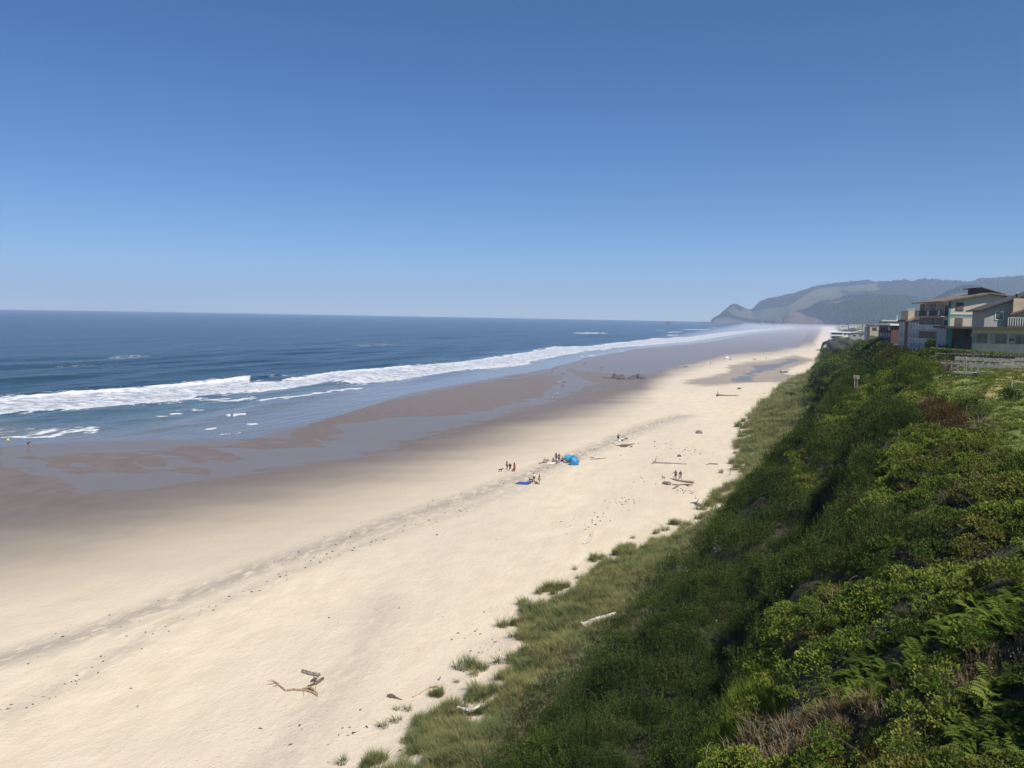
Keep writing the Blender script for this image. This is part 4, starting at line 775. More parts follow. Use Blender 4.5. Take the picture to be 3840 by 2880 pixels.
# single tufts of dune grass on the open sand
tufts = [((1872, 2486), 1.25, 'lone dark grass tuft on open sand, farthest from the grass belt'), ((1777, 2532), 1.1, 'upper grass tuft of the pair beside the dark stump'), ((1781, 2582), 1.35, 'large lower grass tuft of the pair beside the dark stump'),
         ((1438, 2729), 1.0, 'dark windswept grass tuft left of the bluish one'), ((1488, 2707), 1.0, 'bluish grass tuft on a small sand rise'), ((1530, 2664), .9, 'wispy grass tuft just below the tailed log'), ((1284, 2862), 1.0, 'sparse grass tuft nearest the bottom of the photo'), ((1488, 2662), .6, 'tiny grass tuft below the tailed log end'),
         ((1968, 2336), 1.2, 'low grass tuft upper of two left of the big log'), ((1927, 2388), 1.1, 'low grass tuft lower of two left of the big log'), ((2103, 2214), 1.1, 'spreading grass tuft at the upper belt edge'), ((2031, 2259), 1.0, 'dark grass tuft halfway along the belt edge'), ((2167, 2169), .9, 'thin grass tuft just below the white forked log'), ((2375, 2019), 1.0, 'small grass tuft beside the sandy notch'), ((2497, 1990), 1.8, 'broad grass tuft at the belt corner below the root stump'), ((1730, 2515), .5, 'tiny sprig of grass left of the tuft pair'), ((1715, 2560), .6, 'small flat sprig of grass beside the thin branch')]
for (p, s, lab) in tufts:
    mb = proto_grass(70, .8, .34, .026, .75, (-.22, -.1)); o = mb.build('grass_tuft', G['grass'], label=lab, cat='grass tuft', group='tufts of dune grass on open sand'); o.location = ground(*p); o.scale = (s*1.15, s*1.15, s); o.rotation_euler = (0, 0, random.uniform(-.4, .4))

# individual shrubs
def shrub(p, rx, ry, rz, n, m, label, name='shrub', depth=None, ln=.2, trunk=.4, cat='shrub'):
    o = ground(*p) if depth is None else at_d(*p, depth)
    if depth is not None: o[2] = float(H(o[0], o[1]))
    e = empty(name, o, random.uniform(0, 6), label=label, cat=cat); mb = MB(); lobes = [(rv(), random.uniform(.55, .8)) for _ in range(9)]
    for _ in range(n):
        lv, lr = random.choice(lobes); c0 = Vector((lv.x*.5, lv.y*.5, abs(lv.z)*.5)); v = rv(); q = random.uniform(.6, 1)
        c = c0+v*lr*.62*q; c.z = max(c.z, -.1); c = Vector((c.x*rx, c.y*ry, c.z*rz+rz*.15)); leaf(mb, c, v+rv()*.8+Vector((0, 0, .4)), v+rv()*.5, ln*random.uniform(.6, 1.3), ln*.65)
    mb.build('crown', m, e); tb = MB()
    tb.tube([(0, 0, -.5), (.05*rx, 0, rz*.3), (0, .1*ry, rz*.6)], [.09*rx**.5, .07*rx**.5, .03], 6)
    for k in range(5): v = rv(); tb.tube([(0, 0, rz*.2), (v.x*rx*.35, v.y*ry*.35, rz*.45), (v.x*rx*.6, v.y*ry*.6, rz*.65)], [.05, .035, .012], 5)
    tb.build('trunk', M['drift'], e); return e
shrub((3500, 1340), 1.9, 1.9, 2.9, 2600, G['bush'], 'dark rounded pine in front of the beige hotel', 'pine_tree', 132, .24, cat='tree')
shrub((3438, 1345), 1.7, 1.6, 2.0, 1500, G['bush'], 'smaller dark shrub leaning left of the rounded pine', depth=135, ln=.22)
shrub((3520, 1330), 2.6, 2.4, 2.2, 1800, G['bush'], 'dark low shrub under the flat hedge top', depth=118, ln=.2)
shrub((3345, 1430), 4.6, 3.8, 3.3, 6000, G['shoulder'], 'large brownish-green shrub capping the bluff shoulder', depth=112, ln=.18)
shrub((3235, 1475), 3.0, 2.8, 3.4, 3600, G['bush'], 'dark shrub hanging over the shadowed shoulder edge', depth=108, ln=.18)
shrub((3420, 1465), 2.3, 2.2, 1.7, 1800, G['lime'], 'bright lime green shrub right of the brownish shoulder shrub', depth=100, ln=.17)
shrub((3330, 1500), 2.0, 1.8, 1.6, 1600, G['lime'], 'bright green low shrub below the brownish shoulder shrub', depth=96, ln=.16)
shrub((3560, 1385), 1.5, 1.3, 1.3, 900, G['twig'], 'grey twiggy shrub left of the stair landing', depth=92, ln=.14)
shrub((3555, 1440), 1.6, 1.5, 1.4, 1100, G['dark'], 'grey-green shrub on the meadow edge', depth=80, ln=.15)
shrub((3790, 1515), 1.3, 1.2, .9, 700, G['dark'], 'dark small shrub at the foot of the wire post', depth=63, ln=.13)
shrub((3275, 1360), 2.6, 2.4, 3.6, 2000, G['rust'], 'reddish-brown leaning shrub below the red-brown building', depth=200, ln=.26)
shrub((3318, 1290), 3.4, 3.4, 4.0, 2200, G['bush'], 'green tree beside the red-brown building base', 'tree', 236, .34, cat='tree')
shrub((3292, 1262), 4, 4, 3, 1900, G['rust'], 'dull brownish shrub below the pale blue house', depth=290, ln=.36)
shrub((3210, 1300), 6, 6, 4.0, 2600, G['lime'], 'light green rounded shrub high on the far slope', depth=330, ln=.42)
shrub((2960, 1500), 4.0, 3.5, 3.0, 2400, G['bush'], 'dark green shrub bulging at the far slope foot', ln=.3)
shrub((3130, 1450), 4.5, 4, 3.2, 2600, G['lime'], 'pale green shrub mid-height on the far slope', ln=.32)
# clipped hedge bank below the motel
o = at_d(3500, 1320, 108); o[2] = float(H(o[0], o[1])); hd_ = empty('hedge', o, .0, label='clipped flat-topped hedge below the low motel wing', cat='hedge')
mb = MB(); mt = MB()
for _ in range(5200):
    x = random.uniform(0, 11.5); y = random.uniform(-.4, 3.4); f_ = random.random(); zt = 1.75-.05*x
    if f_ < .5: leaf(mt, (x, y, zt+random.gauss(0, .05)), rv()+Vector((0, 0, .8)), rv(), .15, .09)
    else: leaf(mb, (x if random.random() < .8 else random.gauss(0, .1), -.4+random.gauss(0, .08), random.uniform(-.3, zt)), rv()+Vector((0, -.4, .3)), Vector((0, -1, .3))+rv()*.4, .16, .11)
mb.build('side_leaves', G['bush'], hd_); mt.build('top_leaves', G['meadow'], hd_); MB().box(.1, 11.4, -.25, 3.2, -.5, 1.1).build('branch_core', M['drift'], hd_)

# ------------------------------------------------------------------ rocks
def rock(name, loc, sx, sy, sz, m, seed, label, cat='rock', group=None, sub=3, rz=0, rough=.5):
    bm = bmesh.new(); bmesh.ops.create_icosphere(bm, subdivisions=sub, radius=1); rs = random.Random(seed); pl = []
    for _ in range(9):
        v = Vector((rs.gauss(0, 1), rs.gauss(0, 1), rs.gauss(0, 1))).normalized(); pl.append((v, rs.uniform(.62, .95)))
    for v in bm.verts:
        d = v.co.normalized(); r_ = 1.
        for n_, q in pl:
            dt = d.dot(n_)
            if dt > .05: r_ = min(r_, q/dt)
        nn_ = float(fbm(np.array([d.x*2+seed]), np.array([d.y*2+d.z*1.7]), 3, seed)[0]); v.co = d*r_*(1+nn_*rough*.35); v.co = Vector((v.co.x*sx, v.co.y*sy, v.co.z*sz))
    me = bpy.data.meshes.new(name); bm.to_mesh(me); bm.free(); me.materials.append(m); o = bpy.data.objects.new(name, me); COL.objects.link(o); o.location = loc; o.rotation_euler = (0, 0, rz); return tag(o, label, cat, group)
rk = [((2309, 1420), 2.2, 1.8, 3.2, 'tall dark boulder, left of the twin heads on the tide flat'), ((2328, 1422), 2.5, 2, 3.1, 'broad dark boulder, right of the twin heads on the tide flat'), ((2292, 1421), 1.6, 1.4, 1.5, 'low dark rock leaning on the left twin boulder'), ((2272, 1419), 1.6, 1.2, .7, 'flat rock trailing left of the twin boulders'), ((2261, 1416), .8, .6, .5, 'small outermost rock at the left end of the reef'), ((2345, 1424), 1.5, 1.2, .8, 'low wet rock between the two boulder groups'),
      ((2366, 1422), 2.0, 1.8, 1.7, 'dark rock starting the right boulder group'), ((2380, 1420), 2.4, 2, 2.3, 'rough rock in the middle of the right boulder group'), ((2393, 1420), 2.2, 2, 2.8, 'highest rock of the right boulder group'), ((2412, 1420), 2.4, 2, 1.5, 'low rock sloping off the right boulder group'), ((2113, 1404), 1.6, 1.1, .7, 'lone flat dark rock on the shining sand')]
for i, (p, a, b, c, lab) in enumerate(rk): rock('rock', ground(*p), a, b, c, M['rock'], 20+i, lab, group='rocks on the tide flat', rz=i)
rock('boulder', ground(2941, 1397)+np.array([0, 0, .6]), 2.6, 1.8, 1.5, M['boulder'], 51, 'pale grey boulder beside the far tide pool', 'boulder')
rock('boulder', ground(2622, 1625)+np.array([0, 0, .25]), 1.0, .7, .65, M['drift_grey'], 52, 'lone rounded dark boulder on upper dry sand', 'boulder')
rock('boulder', ground(2957, 1468)+np.array([0, 0, .3]), 1.6, 1.2, 1.0, M['rock'], 53, 'brown boulder at the grass corner under a bleached log', 'boulder')
rock('rock', ground(2546, 1712)+np.array([0, 0, .1]), .55, .4, .42, M['rock'], 54, 'small dark triangular stone behind the long thin log')
rock('rock', ground(2773, 1459)+np.array([0, 0, .2]), 1.1, .8, .6, M['rock'], 56, 'small dark stone far up the dry sand')
for i, (p, s) in enumerate([((3005, 1415), 1.1), ((3035, 1402), 1.0), ((3050, 1394), 1.3), ((3020, 1409), .8), ((2985, 1411), 1.0)]): rock('rock', ground(*p)+np.array([0, 0, .2]), s*1.4, s, s*.6, M['boulder'], 60+i, ['grey rock in the row under the far bushes', 'second grey rock of the row under the far bushes', 'last grey rock of the row touching the far bushes', 'smallest grey rock of the row under far bushes', 'pale slab at the start of the far rock row'][i], group='rocks at the foot of the far slope', rz=i*2)
q = at_d(2917, 1217, 5000); q[2] = -2; rock('sea_stack', q, 40, 40, 62, M['rock'], 71, 'dark domed sea stack before the pinkish cliff', 'sea stack')
q = at_d(2862, 1217, 5200); q[2] = -2; rock('sea_stack', q, 24, 22, 24, M['rock'], 72, 'small dark sea stack left of the domed one', 'sea stack')
q = at_d(2880, 1217, 5100); q[2] = -2; rock('sea_stack', q, 14, 14, 22, M['rock'], 73, 'thin small sea stack touching the domed one', 'sea stack')
q = at_d(2506, 1211, 4800); q[2] = -4; rock('sea_stack', q, 26, 14, 20, M['rock'], 74, 'lone rocky islet offshore left of the headland', 'sea stack')
q = at_d(2642, 1209, 6600); q[2] = -4; rock('sea_stack', q, 60, 30, 20, M['rock'], 75, 'low skerry off the headland tip', 'sea stack')
# grey cliff under the white hotel
o = at_d(3128, 1300, 818); rock('cliff', (o[0]+9, o[1]+12, 3), 19, 17, 15, M['rock'], 81, 'grey rocky cliff below the white hotel', 'cliff', sub=4, rough=.9)
o = at_d(3108, 1322, 818); rock('cliff_rocks', (o[0], o[1], 2.5), 8, 8, 6, M['rock'], 82, 'low dark rocks running out from the far cliff', 'rocks', sub=4, rough=1.2)

# ------------------------------------------------------------------ driftwood
def log(pxs, rad, m, label, branches=(), lift=None, name='driftwood_log', jag=.11, sub=6):
    P_ = [ground(*p) for p in pxs]; o = P_[0]; mb = MB()
    def run(Q, r_):
        Q = [Vector(q) for q in Q]; pts = []; rr = []
        n_ = len(Q)
        for i in range(n_-1):
            for k in range(sub):
                t = k/sub; a = Q[i].lerp(Q[i+1], t); pts.append(a); rr.append(r_[i]+(r_[i+1]-r_[i])*t)
        pts.append(Q[-1]); rr.append(r_[-1])
        for i in range(1, len(pts)-1): pts[i] = pts[i]+Vector((random.gauss(0, 1), random.gauss(0, 1), random.gauss(0, .4)))*rr[i]*.12
        mb.tube([p-Vector(o) for p in pts], [max(r*random.uniform(.85, 1.12), .012) for r in rr], 8, jag=jag)
    rad = rad if isinstance(rad, (list, tuple)) else [rad*1.1]+[rad]*(len(P_)-2)+[rad*.8]
    lf = lift or [0]*len(P_); run([(p[0], p[1], p[2]+r*.65+h_) for p, r, h_ in zip(P_, rad, lf)], rad)
    for bp, br, bl in branches:
        Q = [ground(*p) for p in bp]; run([(q[0], q[1], q[2]+br[i]*.6+bl[i]) for i, q in enumerate(Q)], br)
    ob = mb.build(name, m, smooth=False, label=label, cat='driftwood', group='driftwood on the beach'); ob.location = o; return ob
log([(1133, 2521), (1165, 2529), (1198, 2536)], [.17, .16, .17], M['drift_grey'], 'short straight grey log above the twisted branch on near sand')
log([(1158, 2575), (1185, 2566), (1212, 2546)], [.09, .15, .13], M['drift'], 'dark gnarled root chunk between grey log and twisted branch', [([(1165, 2560), (1178, 2556), (1190, 2550)], [.06, .1, .05], [.1, .2, .15]), ([(1158, 2574), (1150, 2580), (1146, 2586)], [.06, .04, .02], [.05, .02, 0]), ([(1185, 2562), (1176, 2548)], [.06, .03], [.15, .3])])
log([(993, 2569), (1015, 2567), (1036, 2563), (1050, 2575), (1072, 2592), (1095, 2588), (1117, 2589), (1150, 2592), (1180, 2601), (1190, 2612)], [.02, .04, .06, .07, .08, .09, .1, .1, .1, .05], M['drift_tan'], 'long twisted driftwood branch nearest the camera on open sand',
    [([(1036, 2563), (1020, 2557), (1002, 2556)], [.05, .03, .012], [.05, .15, .1]), ([(1045, 2570), (1025, 2576)], [.04, .015], [.05, .02]), ([(1130, 2590), (1160, 2585), (1178, 2596), (1192, 2606)], [.08, .1, .1, .04], [.05, .12, .1, .03]), ([(1178, 2600), (1186, 2588)], [.06, .02], [.1, .4]), ([(1140, 2594), (1138, 2614)], [.04, .015], [.05, 0])], jag=.25)
log([(1453, 2612), (1470, 2614), (1488, 2620), (1510, 2625)], [.13, .17, .08, .02], M['drift'], 'tapered brown log with thin tail near the grass belt')
log([(1546, 2616), (1573, 2603), (1592, 2590), (1610, 2580)], [.05, .04, .035, .04], M['drift_tan'], 'thin bent branch leading to the grass belt', [([(1612, 2580), (1641, 2578)], [.07, .07], [.05, .05])])
log([(1645, 2552), (1652, 2540)], [.1, .05], M['drift_grey'], 'small leaf-shaped wood chip above the thin bent branch')
log([(1650, 2596), (1655, 2584)], [.11, .08], M['drift'], 'small dark stump beside the thin bent branch', [([(1652, 2590), (1662, 2586)], [.06, .02], [.1, .2])])
log([(1714, 2673), (1738, 2680), (1765, 2686), (1782, 2680), (1800, 2668)], [.12, .13, .16, .11, .06], M['drift_white'], 'curved bleached white log lying in the near dune grass', lift=[.35, .35, .35, .4, .5])
log([(2180, 2366), (2220, 2350), (2260, 2333), (2307, 2314)], [.30, .27, .22, .14], M['drift_white'], 'big straight bleached log half sunk in dune grass', lift=[.3, .3, .3, .3])
log([(2186, 2041), (2203, 2036), (2215, 2020), (2222, 2003), (2223, 1990)], [.10, .2, .22, .13, .04], M['drift_white'], 'pale forked driftwood log alone on mid sand', [([(2216, 2012), (2213, 2004)], [.07, .02], [.1, .35])])
log([(2588, 1887), (2603, 1888), (2614, 1892), (2623, 1899)], [.08, .16, .28, .24], M['drift_grey'], 'grey root stump near the dune grass edge', [([(2612, 1890), (2621, 1883)], [.14, .04], [.2, .6])])
log([(2605, 1870), (2613, 1870)], [.06, .06], M['drift'], 'tiny dark stick with upright twig above the root stump', [([(2609, 1870), (2608, 1868)], [.03, .015], [.1, .5])])
log([(2650, 1863), (2665, 1863)], [.09, .09], M['drift'], 'short dark stick poking from the grass edge')
log([(2487, 1814), (2500, 1817), (2511, 1819)], [.3, .38, .34], M['drift_grey'], 'thick stubby log chunk left of the walking couple', jag=.2)
log([(2514, 1795), (2525, 1799), (2538, 1803), (2549, 1805)], [.04, .08, .12, .12], M['drift'], 'crooked branch at the feet of the walking couple', [([(2526, 1800), (2523, 1795)], [.06, .02], [.1, .5])])
log([(2550, 1806), (2575, 1809), (2601, 1813)], [.2, .22, .28], M['drift_tan'], 'straight brown log right below the walking couple')
log([(2522, 1819), (2545, 1820), (2560, 1818), (2580, 1820), (2596, 1820)], [.14, .1, .1, .18, .12], M['drift'], 'crooked dark log below the straight brown log', [([(2572, 1819), (2580, 1824)], [.08, .1], [0, 0])])
log([(2522, 1835), (2535, 1830), (2544, 1823)], [.1, .22, .2], M['drift_grey'], 'slanting stub log lowest of the log cluster')
log([(2443, 1740), (2458, 1737), (2490, 1738), (2530, 1739), (2576, 1741)], [.08, .22, .16, .12, .06], M['drift_grey'], 'very long thin log with upturned root end', [([(2456, 1737), (2461, 1734)], [.18, .06], [.2, 1.0]), ([(2452, 1737), (2447, 1734)], [.1, .03], [.1, .6])])
log([(2649, 1743), (2662, 1740), (2692, 1742)], [.06, .12, .12], M['drift'], 'dark bent stick right of the long thin log')
log([(2212, 1723), (2240, 1722), (2273, 1718)], [.08, .14, .1], M['drift_grey'], 'low log lying right of the blue tents', [([(2214, 1716), (2228, 1717)], [.1, .08], [0, 0])])
log([(2313, 1673), (2335, 1673), (2355, 1670), (2380, 1665)], [.15, .28, .2, .1], M['drift'], 'large dark log below the standing bather', [([(2325, 1676), (2345, 1677), (2362, 1671)], [.1, .22, .12], [0, 0, .1]), ([(2364, 1678), (2371, 1673)], [.18, .14], [0, 0])])
log([(2021, 1740), (2035, 1736), (2051, 1735)], [.12, .16, .16], M['drift'], 'dark log beside the children near the tents')
log([(2689, 1486), (2698, 1484), (2730, 1485), (2770, 1483)], [.5, .35, .25, .15], M['drift'], 'long root-ended log on far dry sand', [([(2693, 1484), (2690, 1479)], [.3, .08], [.2, 1.4])])
log([(2944, 1453), (2962, 1454), (2981, 1456)], [.35, .35, .25], M['drift_white'], 'bleached log resting on the far grass corner', lift=[.8, .9, 1.0])
log([(2564, 1375), (2572, 1377), (2580, 1374)], [.2, .4, .15], M['drift'], 'faint dark snag on the far wet sand')
log([(1096, 2094), (1108, 2090), (1118, 2089)], [.03, .07, .04], M['drift_tan'], 'small lone stick on the upper strand line')
log([(1637, 2008), (1642, 2005)], [.1, .06], M['drift'], 'small dark bit on open sand below the swim group')
log([(2608, 1943), (2622, 1931), (2636, 1927)], [.1, .16, .1], M['drift_white'], 'bleached branch tangle at the upper grass edge', lift=[.05, .2, .3])
log([(2812, 1592), (2822, 1594), (2831, 1592)], [.2, .22, .15], M['drift_white'], 'short bleached log on the green dune shelf', lift=[.3, .3, .3])

# loose bits of weed and bark
deb = []
def bits(line, n, spread):
    g = [ground(*p) for p in line]
    for _ in range(n):
        i = random.randrange(len(g)-1); t = random.random(); p = g[i]*(1-t)+g[i+1]*t; x = p[0]+random.gauss(0, spread); y = p[1]+random.gauss(0, spread*1.5); deb.append((x, y, float(H(x, y))+.015))
bits([(0, 2690), (300, 2540), (640, 2335), (900, 2230), (1200, 2100), (1450, 2010), (1900, 1850)], 150, .8); bits([(0, 2475), (700, 2235), (1500, 1945), (2000, 1770), (2350, 1630)], 160, 1.4)
bits([(1700, 2350), (1850, 2400), (1800, 2480), (1700, 2500)], 60, 1.1); bits([(2440, 1650), (2540, 1680), (2600, 1690), (2480, 1730)], 90, 2.2); bits([(2300, 1880), (2360, 1883), (2400, 1810), (2420, 1790)], 60, 1.2); bits([(2100, 1960), (2200, 1950), (2300, 1940), (2150, 2020)], 50, 1.6); bits([(1250, 2830), (1400, 2700), (1000, 2700)], 26, 1.5)
bits([(2580, 1845), (2560, 1840)], 30, .7); bits([(2850, 1480), (2930, 1465)], 40, 2.); bits([(200, 2700), (1500, 2300), (2200, 1850), (2500, 1650)], 60, 9)
db = []
for i in range(4):
    mb = MB(); mb.tube([(-.16, 0, 0), (-.05, .03, .03), (.06, -.02, .035), (.17, .02, 0)], [.02, .06, .05, .015], 5, jag=.35); db.append(mb)
scatter('strand_debris', np.array(deb), (.25+1.3*RNG.random(len(deb))**2.2)*np.interp(np.array(deb)[:, 1], [50, 200, 400], [.75, 1.2, 2]), db, [M['drift'], M['drift_grey']], .1, label='loose weed and bark bits on the sand')

# ------------------------------------------------------------------ people
SK = mat('skin', (.42, .25, .17), .6, .08); SKD = mat('tanned_skin', (.26, .15, .10), .6, .08)
_c = {}
def cl(c):
    if c not in _c: _c[c] = mat('fabric', c, .85, .15, 12.)
    return _c[c]
def skinmesh(name, nodes, edges, m, parent, root=0, sub=1):
    me = bpy.data.meshes.new(name); me.from_pydata([n_[0] for n_ in nodes], edges, []); me.materials.append(m); o = bpy.data.objects.new(name, me); COL.objects.link(o); o.parent = parent
    md = o.modifiers.new('skin', 'SKIN'); md.use_smooth_shade = True
    for i, n_ in enumerate(nodes):
        v = me.skin_vertices[0].data[i]; r_ = n_[1]; v.radius = tuple(q*1.22 for q in r_) if isinstance(r_, tuple) else (r_*1.22, r_*1.22); v.use_root = (i == root)
    s_ = o.modifiers.new('smooth', 'SUBSURF'); s_.levels = sub; s_.render_levels = sub; return o
def person(p, label, pose='stand', top=(.1, .1, .12), bot=(.05, .05, .06), hair=(.03, .02, .015), h=1.7, yaw=0., skin=None, hat=None, dress=None, longhair=False, group=None, shorts=True):
    """figure facing -Y at yaw 0"""
    e = empty('person', ground(*p) if len(p) == 2 else p, yaw, label=label, cat='person', group=group); k = h*1.06/1.7; sk = skin or SK
    V3 = lambda x, y, z: Vector((x*k, y*k, z*k))
    if pose == 'sit': hip = V3(0, 0, .12); chest = V3(0, .1, .46); nb = V3(0, .08, .62); head = V3(0, .03, .76); kn = [V3(s*.13, -.34, .40) for s in (-1, 1)]; an = [V3(s*.12, -.56, .06) for s in (-1, 1)]; el = [V3(s*.24, -.02, .36) for s in (-1, 1)]; ha_ = [V3(s*.16, -.26, .38) for s in (-1, 1)]
    elif pose == 'bend': hip = V3(0, .08, .9); chest = V3(0, -.22, 1.16); nb = V3(0, -.38, 1.24); head = V3(0, -.52, 1.28); kn = [V3(s*.1, -.03, .48) for s in (-1, 1)]; an = [V3(s*.11, .03, .07) for s in (-1, 1)]; el = [V3(s*.22, -.36, .92) for s in (-1, 1)]; ha_ = [V3(s*.15, -.46, .68) for s in (-1, 1)]
    else:
        hip = V3(0, 0, .92); chest = V3(0, 0, 1.24); nb = V3(0, .01, 1.44); head = V3(0, -.02, 1.58); wk = .16 if pose == 'walk' else 0.
        kn = [V3(-.1, -.06-wk*.9, .50), V3(.1, -.03+wk*.3, .49)]; an = [V3(-.11, .02-wk*1.0, .07), V3(.11, .02+wk*1.4, .09)]; el = [V3(-.26, .03+wk*.6, 1.14), V3(.26, .03-wk*.4, 1.14)]; ha_ = [V3(-.27, -.06+wk*.6, .88), V3(.27, -.06-wk, .90)]
        if pose == 'reach': el[0] = V3(-.36, -.05, 1.16); ha_[0] = V3(-.58, -.12, 1.02)
    sh = [nb+V3(s*.17, .01, -.06) for s in (-1, 1)]; hp = [hip+V3(s*.09, 0, -.03) for s in (-1, 1)]
    fw = V3(0, -.14, -.05)
    nodes = [(hip, (.15*k, .11*k)), (chest, (.155*k, .11*k)), (nb, .055*k), (head, (.085*k, .095*k)), (head+V3(0, -.01, .09), (.065*k, .075*k)), (head+V3(0, -.1, .0), .016*k)]; ed = [(0, 1), (1, 2), (2, 3), (3, 4), (3, 5)]
    def ad(v, r_, pr): nodes.append((v, r_)); ed.append((pr, len(nodes)-1)); return len(nodes)-1
    for i in (0, 1):
        s_ = ad(sh[i], .06*k, 1); e1 = ad(el[i], .042*k, s_); wr = ad(ha_[i], .03*k, e1); dr = (ha_[i]-el[i]).normalized(); sd_ = Vector((1, 0, 0)); pm = ad(ha_[i]+dr*.06*k, (.035*k, .018*k), wr)
        for q, ln in ((-.5, .055), (-.17, .065), (.17, .062), (.5, .05)): ad(ha_[i]+dr*(.08+ln)*k+sd_*q*.055*k, .009*k, pm)
        ad(ha_[i]+dr*.07*k+Vector((0, -.045*k, 0)), .010*k, wr)
        a_ = ad(hp[i], .085*k, 0); b_ = ad(kn[i], .058*k, a_); c_ = ad(an[i], .038*k, b_); ad(an[i]+fw, .03*k, c_)
    skinmesh('body', nodes, ed, sk, e)
    nt_ = [(hip+V3(0, 0, .02), (.165*k, .125*k)), (chest, (.175*k, .13*k)), (nb-V3(0, 0, .05), (.09*k, .08*k))]; et = [(0, 1), (1, 2)]
    for i in (0, 1): nt_ += [(sh[i], .075*k), (sh[i].lerp(el[i], .75), .06*k)]; et += [(1, len(nt_)-2), (len(nt_)-2, len(nt_)-1)]
    skinmesh('shirt', nt_, et, cl(dress or top), e, 1)
    if dress and pose in ('stand', 'walk', 'reach'):
        mb = MB(); rr_ = [.17, .2, .25, .29]; zz = [1.0, .85, .65, .42]; n_ = 12
        vs = [(r_*k*math.cos(a*2*math.pi/n_)*(1+.08*(a % 2)), r_*k*.8*math.sin(a*2*math.pi/n_)*(1+.08*(a % 2)), z*k) for r_, z in zip(rr_, zz) for a in range(n_)]
        mb.add(vs, [(i*n_+a, i*n_+(a+1) % n_, (i+1)*n_+(a+1) % n_, (i+1)*n_+a) for i in range(3) for a in range(n_)]).build('skirt', cl(dress), e, True)
    else:
        npn = [(hip, (.165*k, .125*k))]; ep = []
        for i in (0, 1):
            end = hp[i].lerp(kn[i], .75) if shorts else an[i]; npn += [(hp[i], .1*k)]; ep.append((0, len(npn)-1))
            if shorts: npn.append((end, .088*k)); ep.append((len(npn)-2, len(npn)-1))
            else: npn += [(kn[i], .075*k), (an[i], .06*k)]; ep += [(len(npn)-3, len(npn)-2), (len(npn)-2, len(npn)-1)]
        skinmesh('trousers' if not shorts else 'shorts', npn, ep, cl(bot), e)
    hn_ = [(head+V3(0, .03, .0), (.08*k, .075*k)), (head+V3(0, .02, .07), (.092*k, .095*k)), (head+V3(0, .0, .13), .055*k)]; eh = [(0, 1), (1, 2)]
    if longhair: hn_ += [(nb+V3(0, .08, -.02), (.085*k, .05*k)), (nb+V3(0, .1, -.2), (.06*k, .03*k))]; eh += [(0, 3), (3, 4)]
    skinmesh('hair', hn_, eh, cl(hair), e)
    if hat:
        n_ = 12; mb = MB(); prof = [(.2, .07), (.1, .085), (.095, .16), (.05, .18)]
        mb.add([(head.x+r_*k*math.cos(a*6.2832/n_), head.y+r_*k*math.sin(a*6.2832/n_), head.z+z*k) for r_, z in prof for a in range(n_)], [(i*n_+a, i*n_+(a+1) % n_, (i+1)*n_+(a+1) % n_, (i+1)*n_+a) for i in range(3) for a in range(n_)]+[tuple(range(3*n_, 4*n_))]).build('hat', cl(hat), e)
    return e
def dog(p, label, col, yaw=0., s=1., sit=False):
    e = empty('dog', ground(*p), yaw, label=label, cat='dog'); v = lambda x, y, z: Vector((x*s, y*s, z*s)); hz_ = .3 if sit else .46
    nodes = [(v(.0, .0, .47), (.1*s, .12*s)), (v(0, -.22, .5), (.11*s, .14*s)), (v(0, .28, hz_), (.09*s, .11*s)), (v(0, -.36, .62), .07*s), (v(0, -.44, .72), .075*s), (v(0, -.58, .69), .04*s), (v(0, -.64, .68), .03*s), (v(0, .5, hz_+.12), .02*s), (v(0, .62, hz_+.22), .012*s)]; ed = [(0, 1), (0, 2), (1, 3), (3, 4), (4, 5), (5, 6), (2, 7), (7, 8)]
    def ad(c, r_, pr): nodes.append((c, r_)); ed.append((pr, len(nodes)-1)); return len(nodes)-1
    for q in (-1, 1):
        ad(v(q*.06, -.41, .82), .025*s, 4)
        a = ad(v(q*.09, -.22, .32), .05*s, 1); b = ad(v(q*.09, -.24, .18), .03*s, a); c = ad(v(q*.09, -.23, .04), .026*s, b); ad(v(q*.09, -.29, .03), .025*s, c)
        if sit: a = ad(v(q*.11, .12, .22), .07*s, 2); b = ad(v(q*.12, .3, .08), .035*s, a); ad(v(q*.12, .12, .035), .03*s, b)
        else: a = ad(v(q*.09, .22, .33), .065*s, 2); b = ad(v(q*.09, .36, .19), .03*s, a); c = ad(v(q*.09, .34, .04), .026*s, b); ad(v(q*.09, .28, .03), .025*s, c)
    skinmesh('body', nodes, ed, cl(col), e); MB().tube([v(0, -.345, .555), v(0, -.375, .66)], [.085*s, .075*s], 9, caps=False).build('collar', cl((.3, .05, .04)), e); return e
def thing(name, mb, m, p, label, cat, yaw=0., smooth=False):
    o = mb.build(name, m, None, smooth, label=label, cat=cat); o.location = p if len(p) == 3 else ground(*p); o.rotation_euler = (0, 0, yaw); return o
W = -.34  # straight away from the camera
person((1901, 1761), 'person in navy top standing left in the dog-walking trio', top=(.03, .04, .10), bot=(.02, .025, .05), shorts=False, yaw=2.2, longhair=True)
person((1912, 1765), 'tall person in black stooping over a white bag', 'bend', top=(.02, .02, .022), bot=(.03, .03, .035), shorts=False, yaw=.4, h=1.85)
person((1929, 1767), 'person in long red dress holding a dark bag', dress=(.40, .05, .06), yaw=2.6, longhair=True)
mb = MB().tube([(-.2, 0, 0), (-.22, 0, .14), (-.16, 0, .3)], [.14, .18, .08], 8, jag=.08); mb.tube([(-.3, 0, .28), (-.18, 0, .45), (-.06, 0, .28)], .015, 5)
thing('bag', mb, cl((.7, .7, .68)), (1917, 1766), 'white bag beside the stooping person in black', 'bag')
dog((1877, 1769), 'black dog standing left of the trio', (.02, .018, .016), 1.9, .95)
dog((1898, 1771), 'white dog in front of the trio', (.55, .5, .44), -1.6, .8)
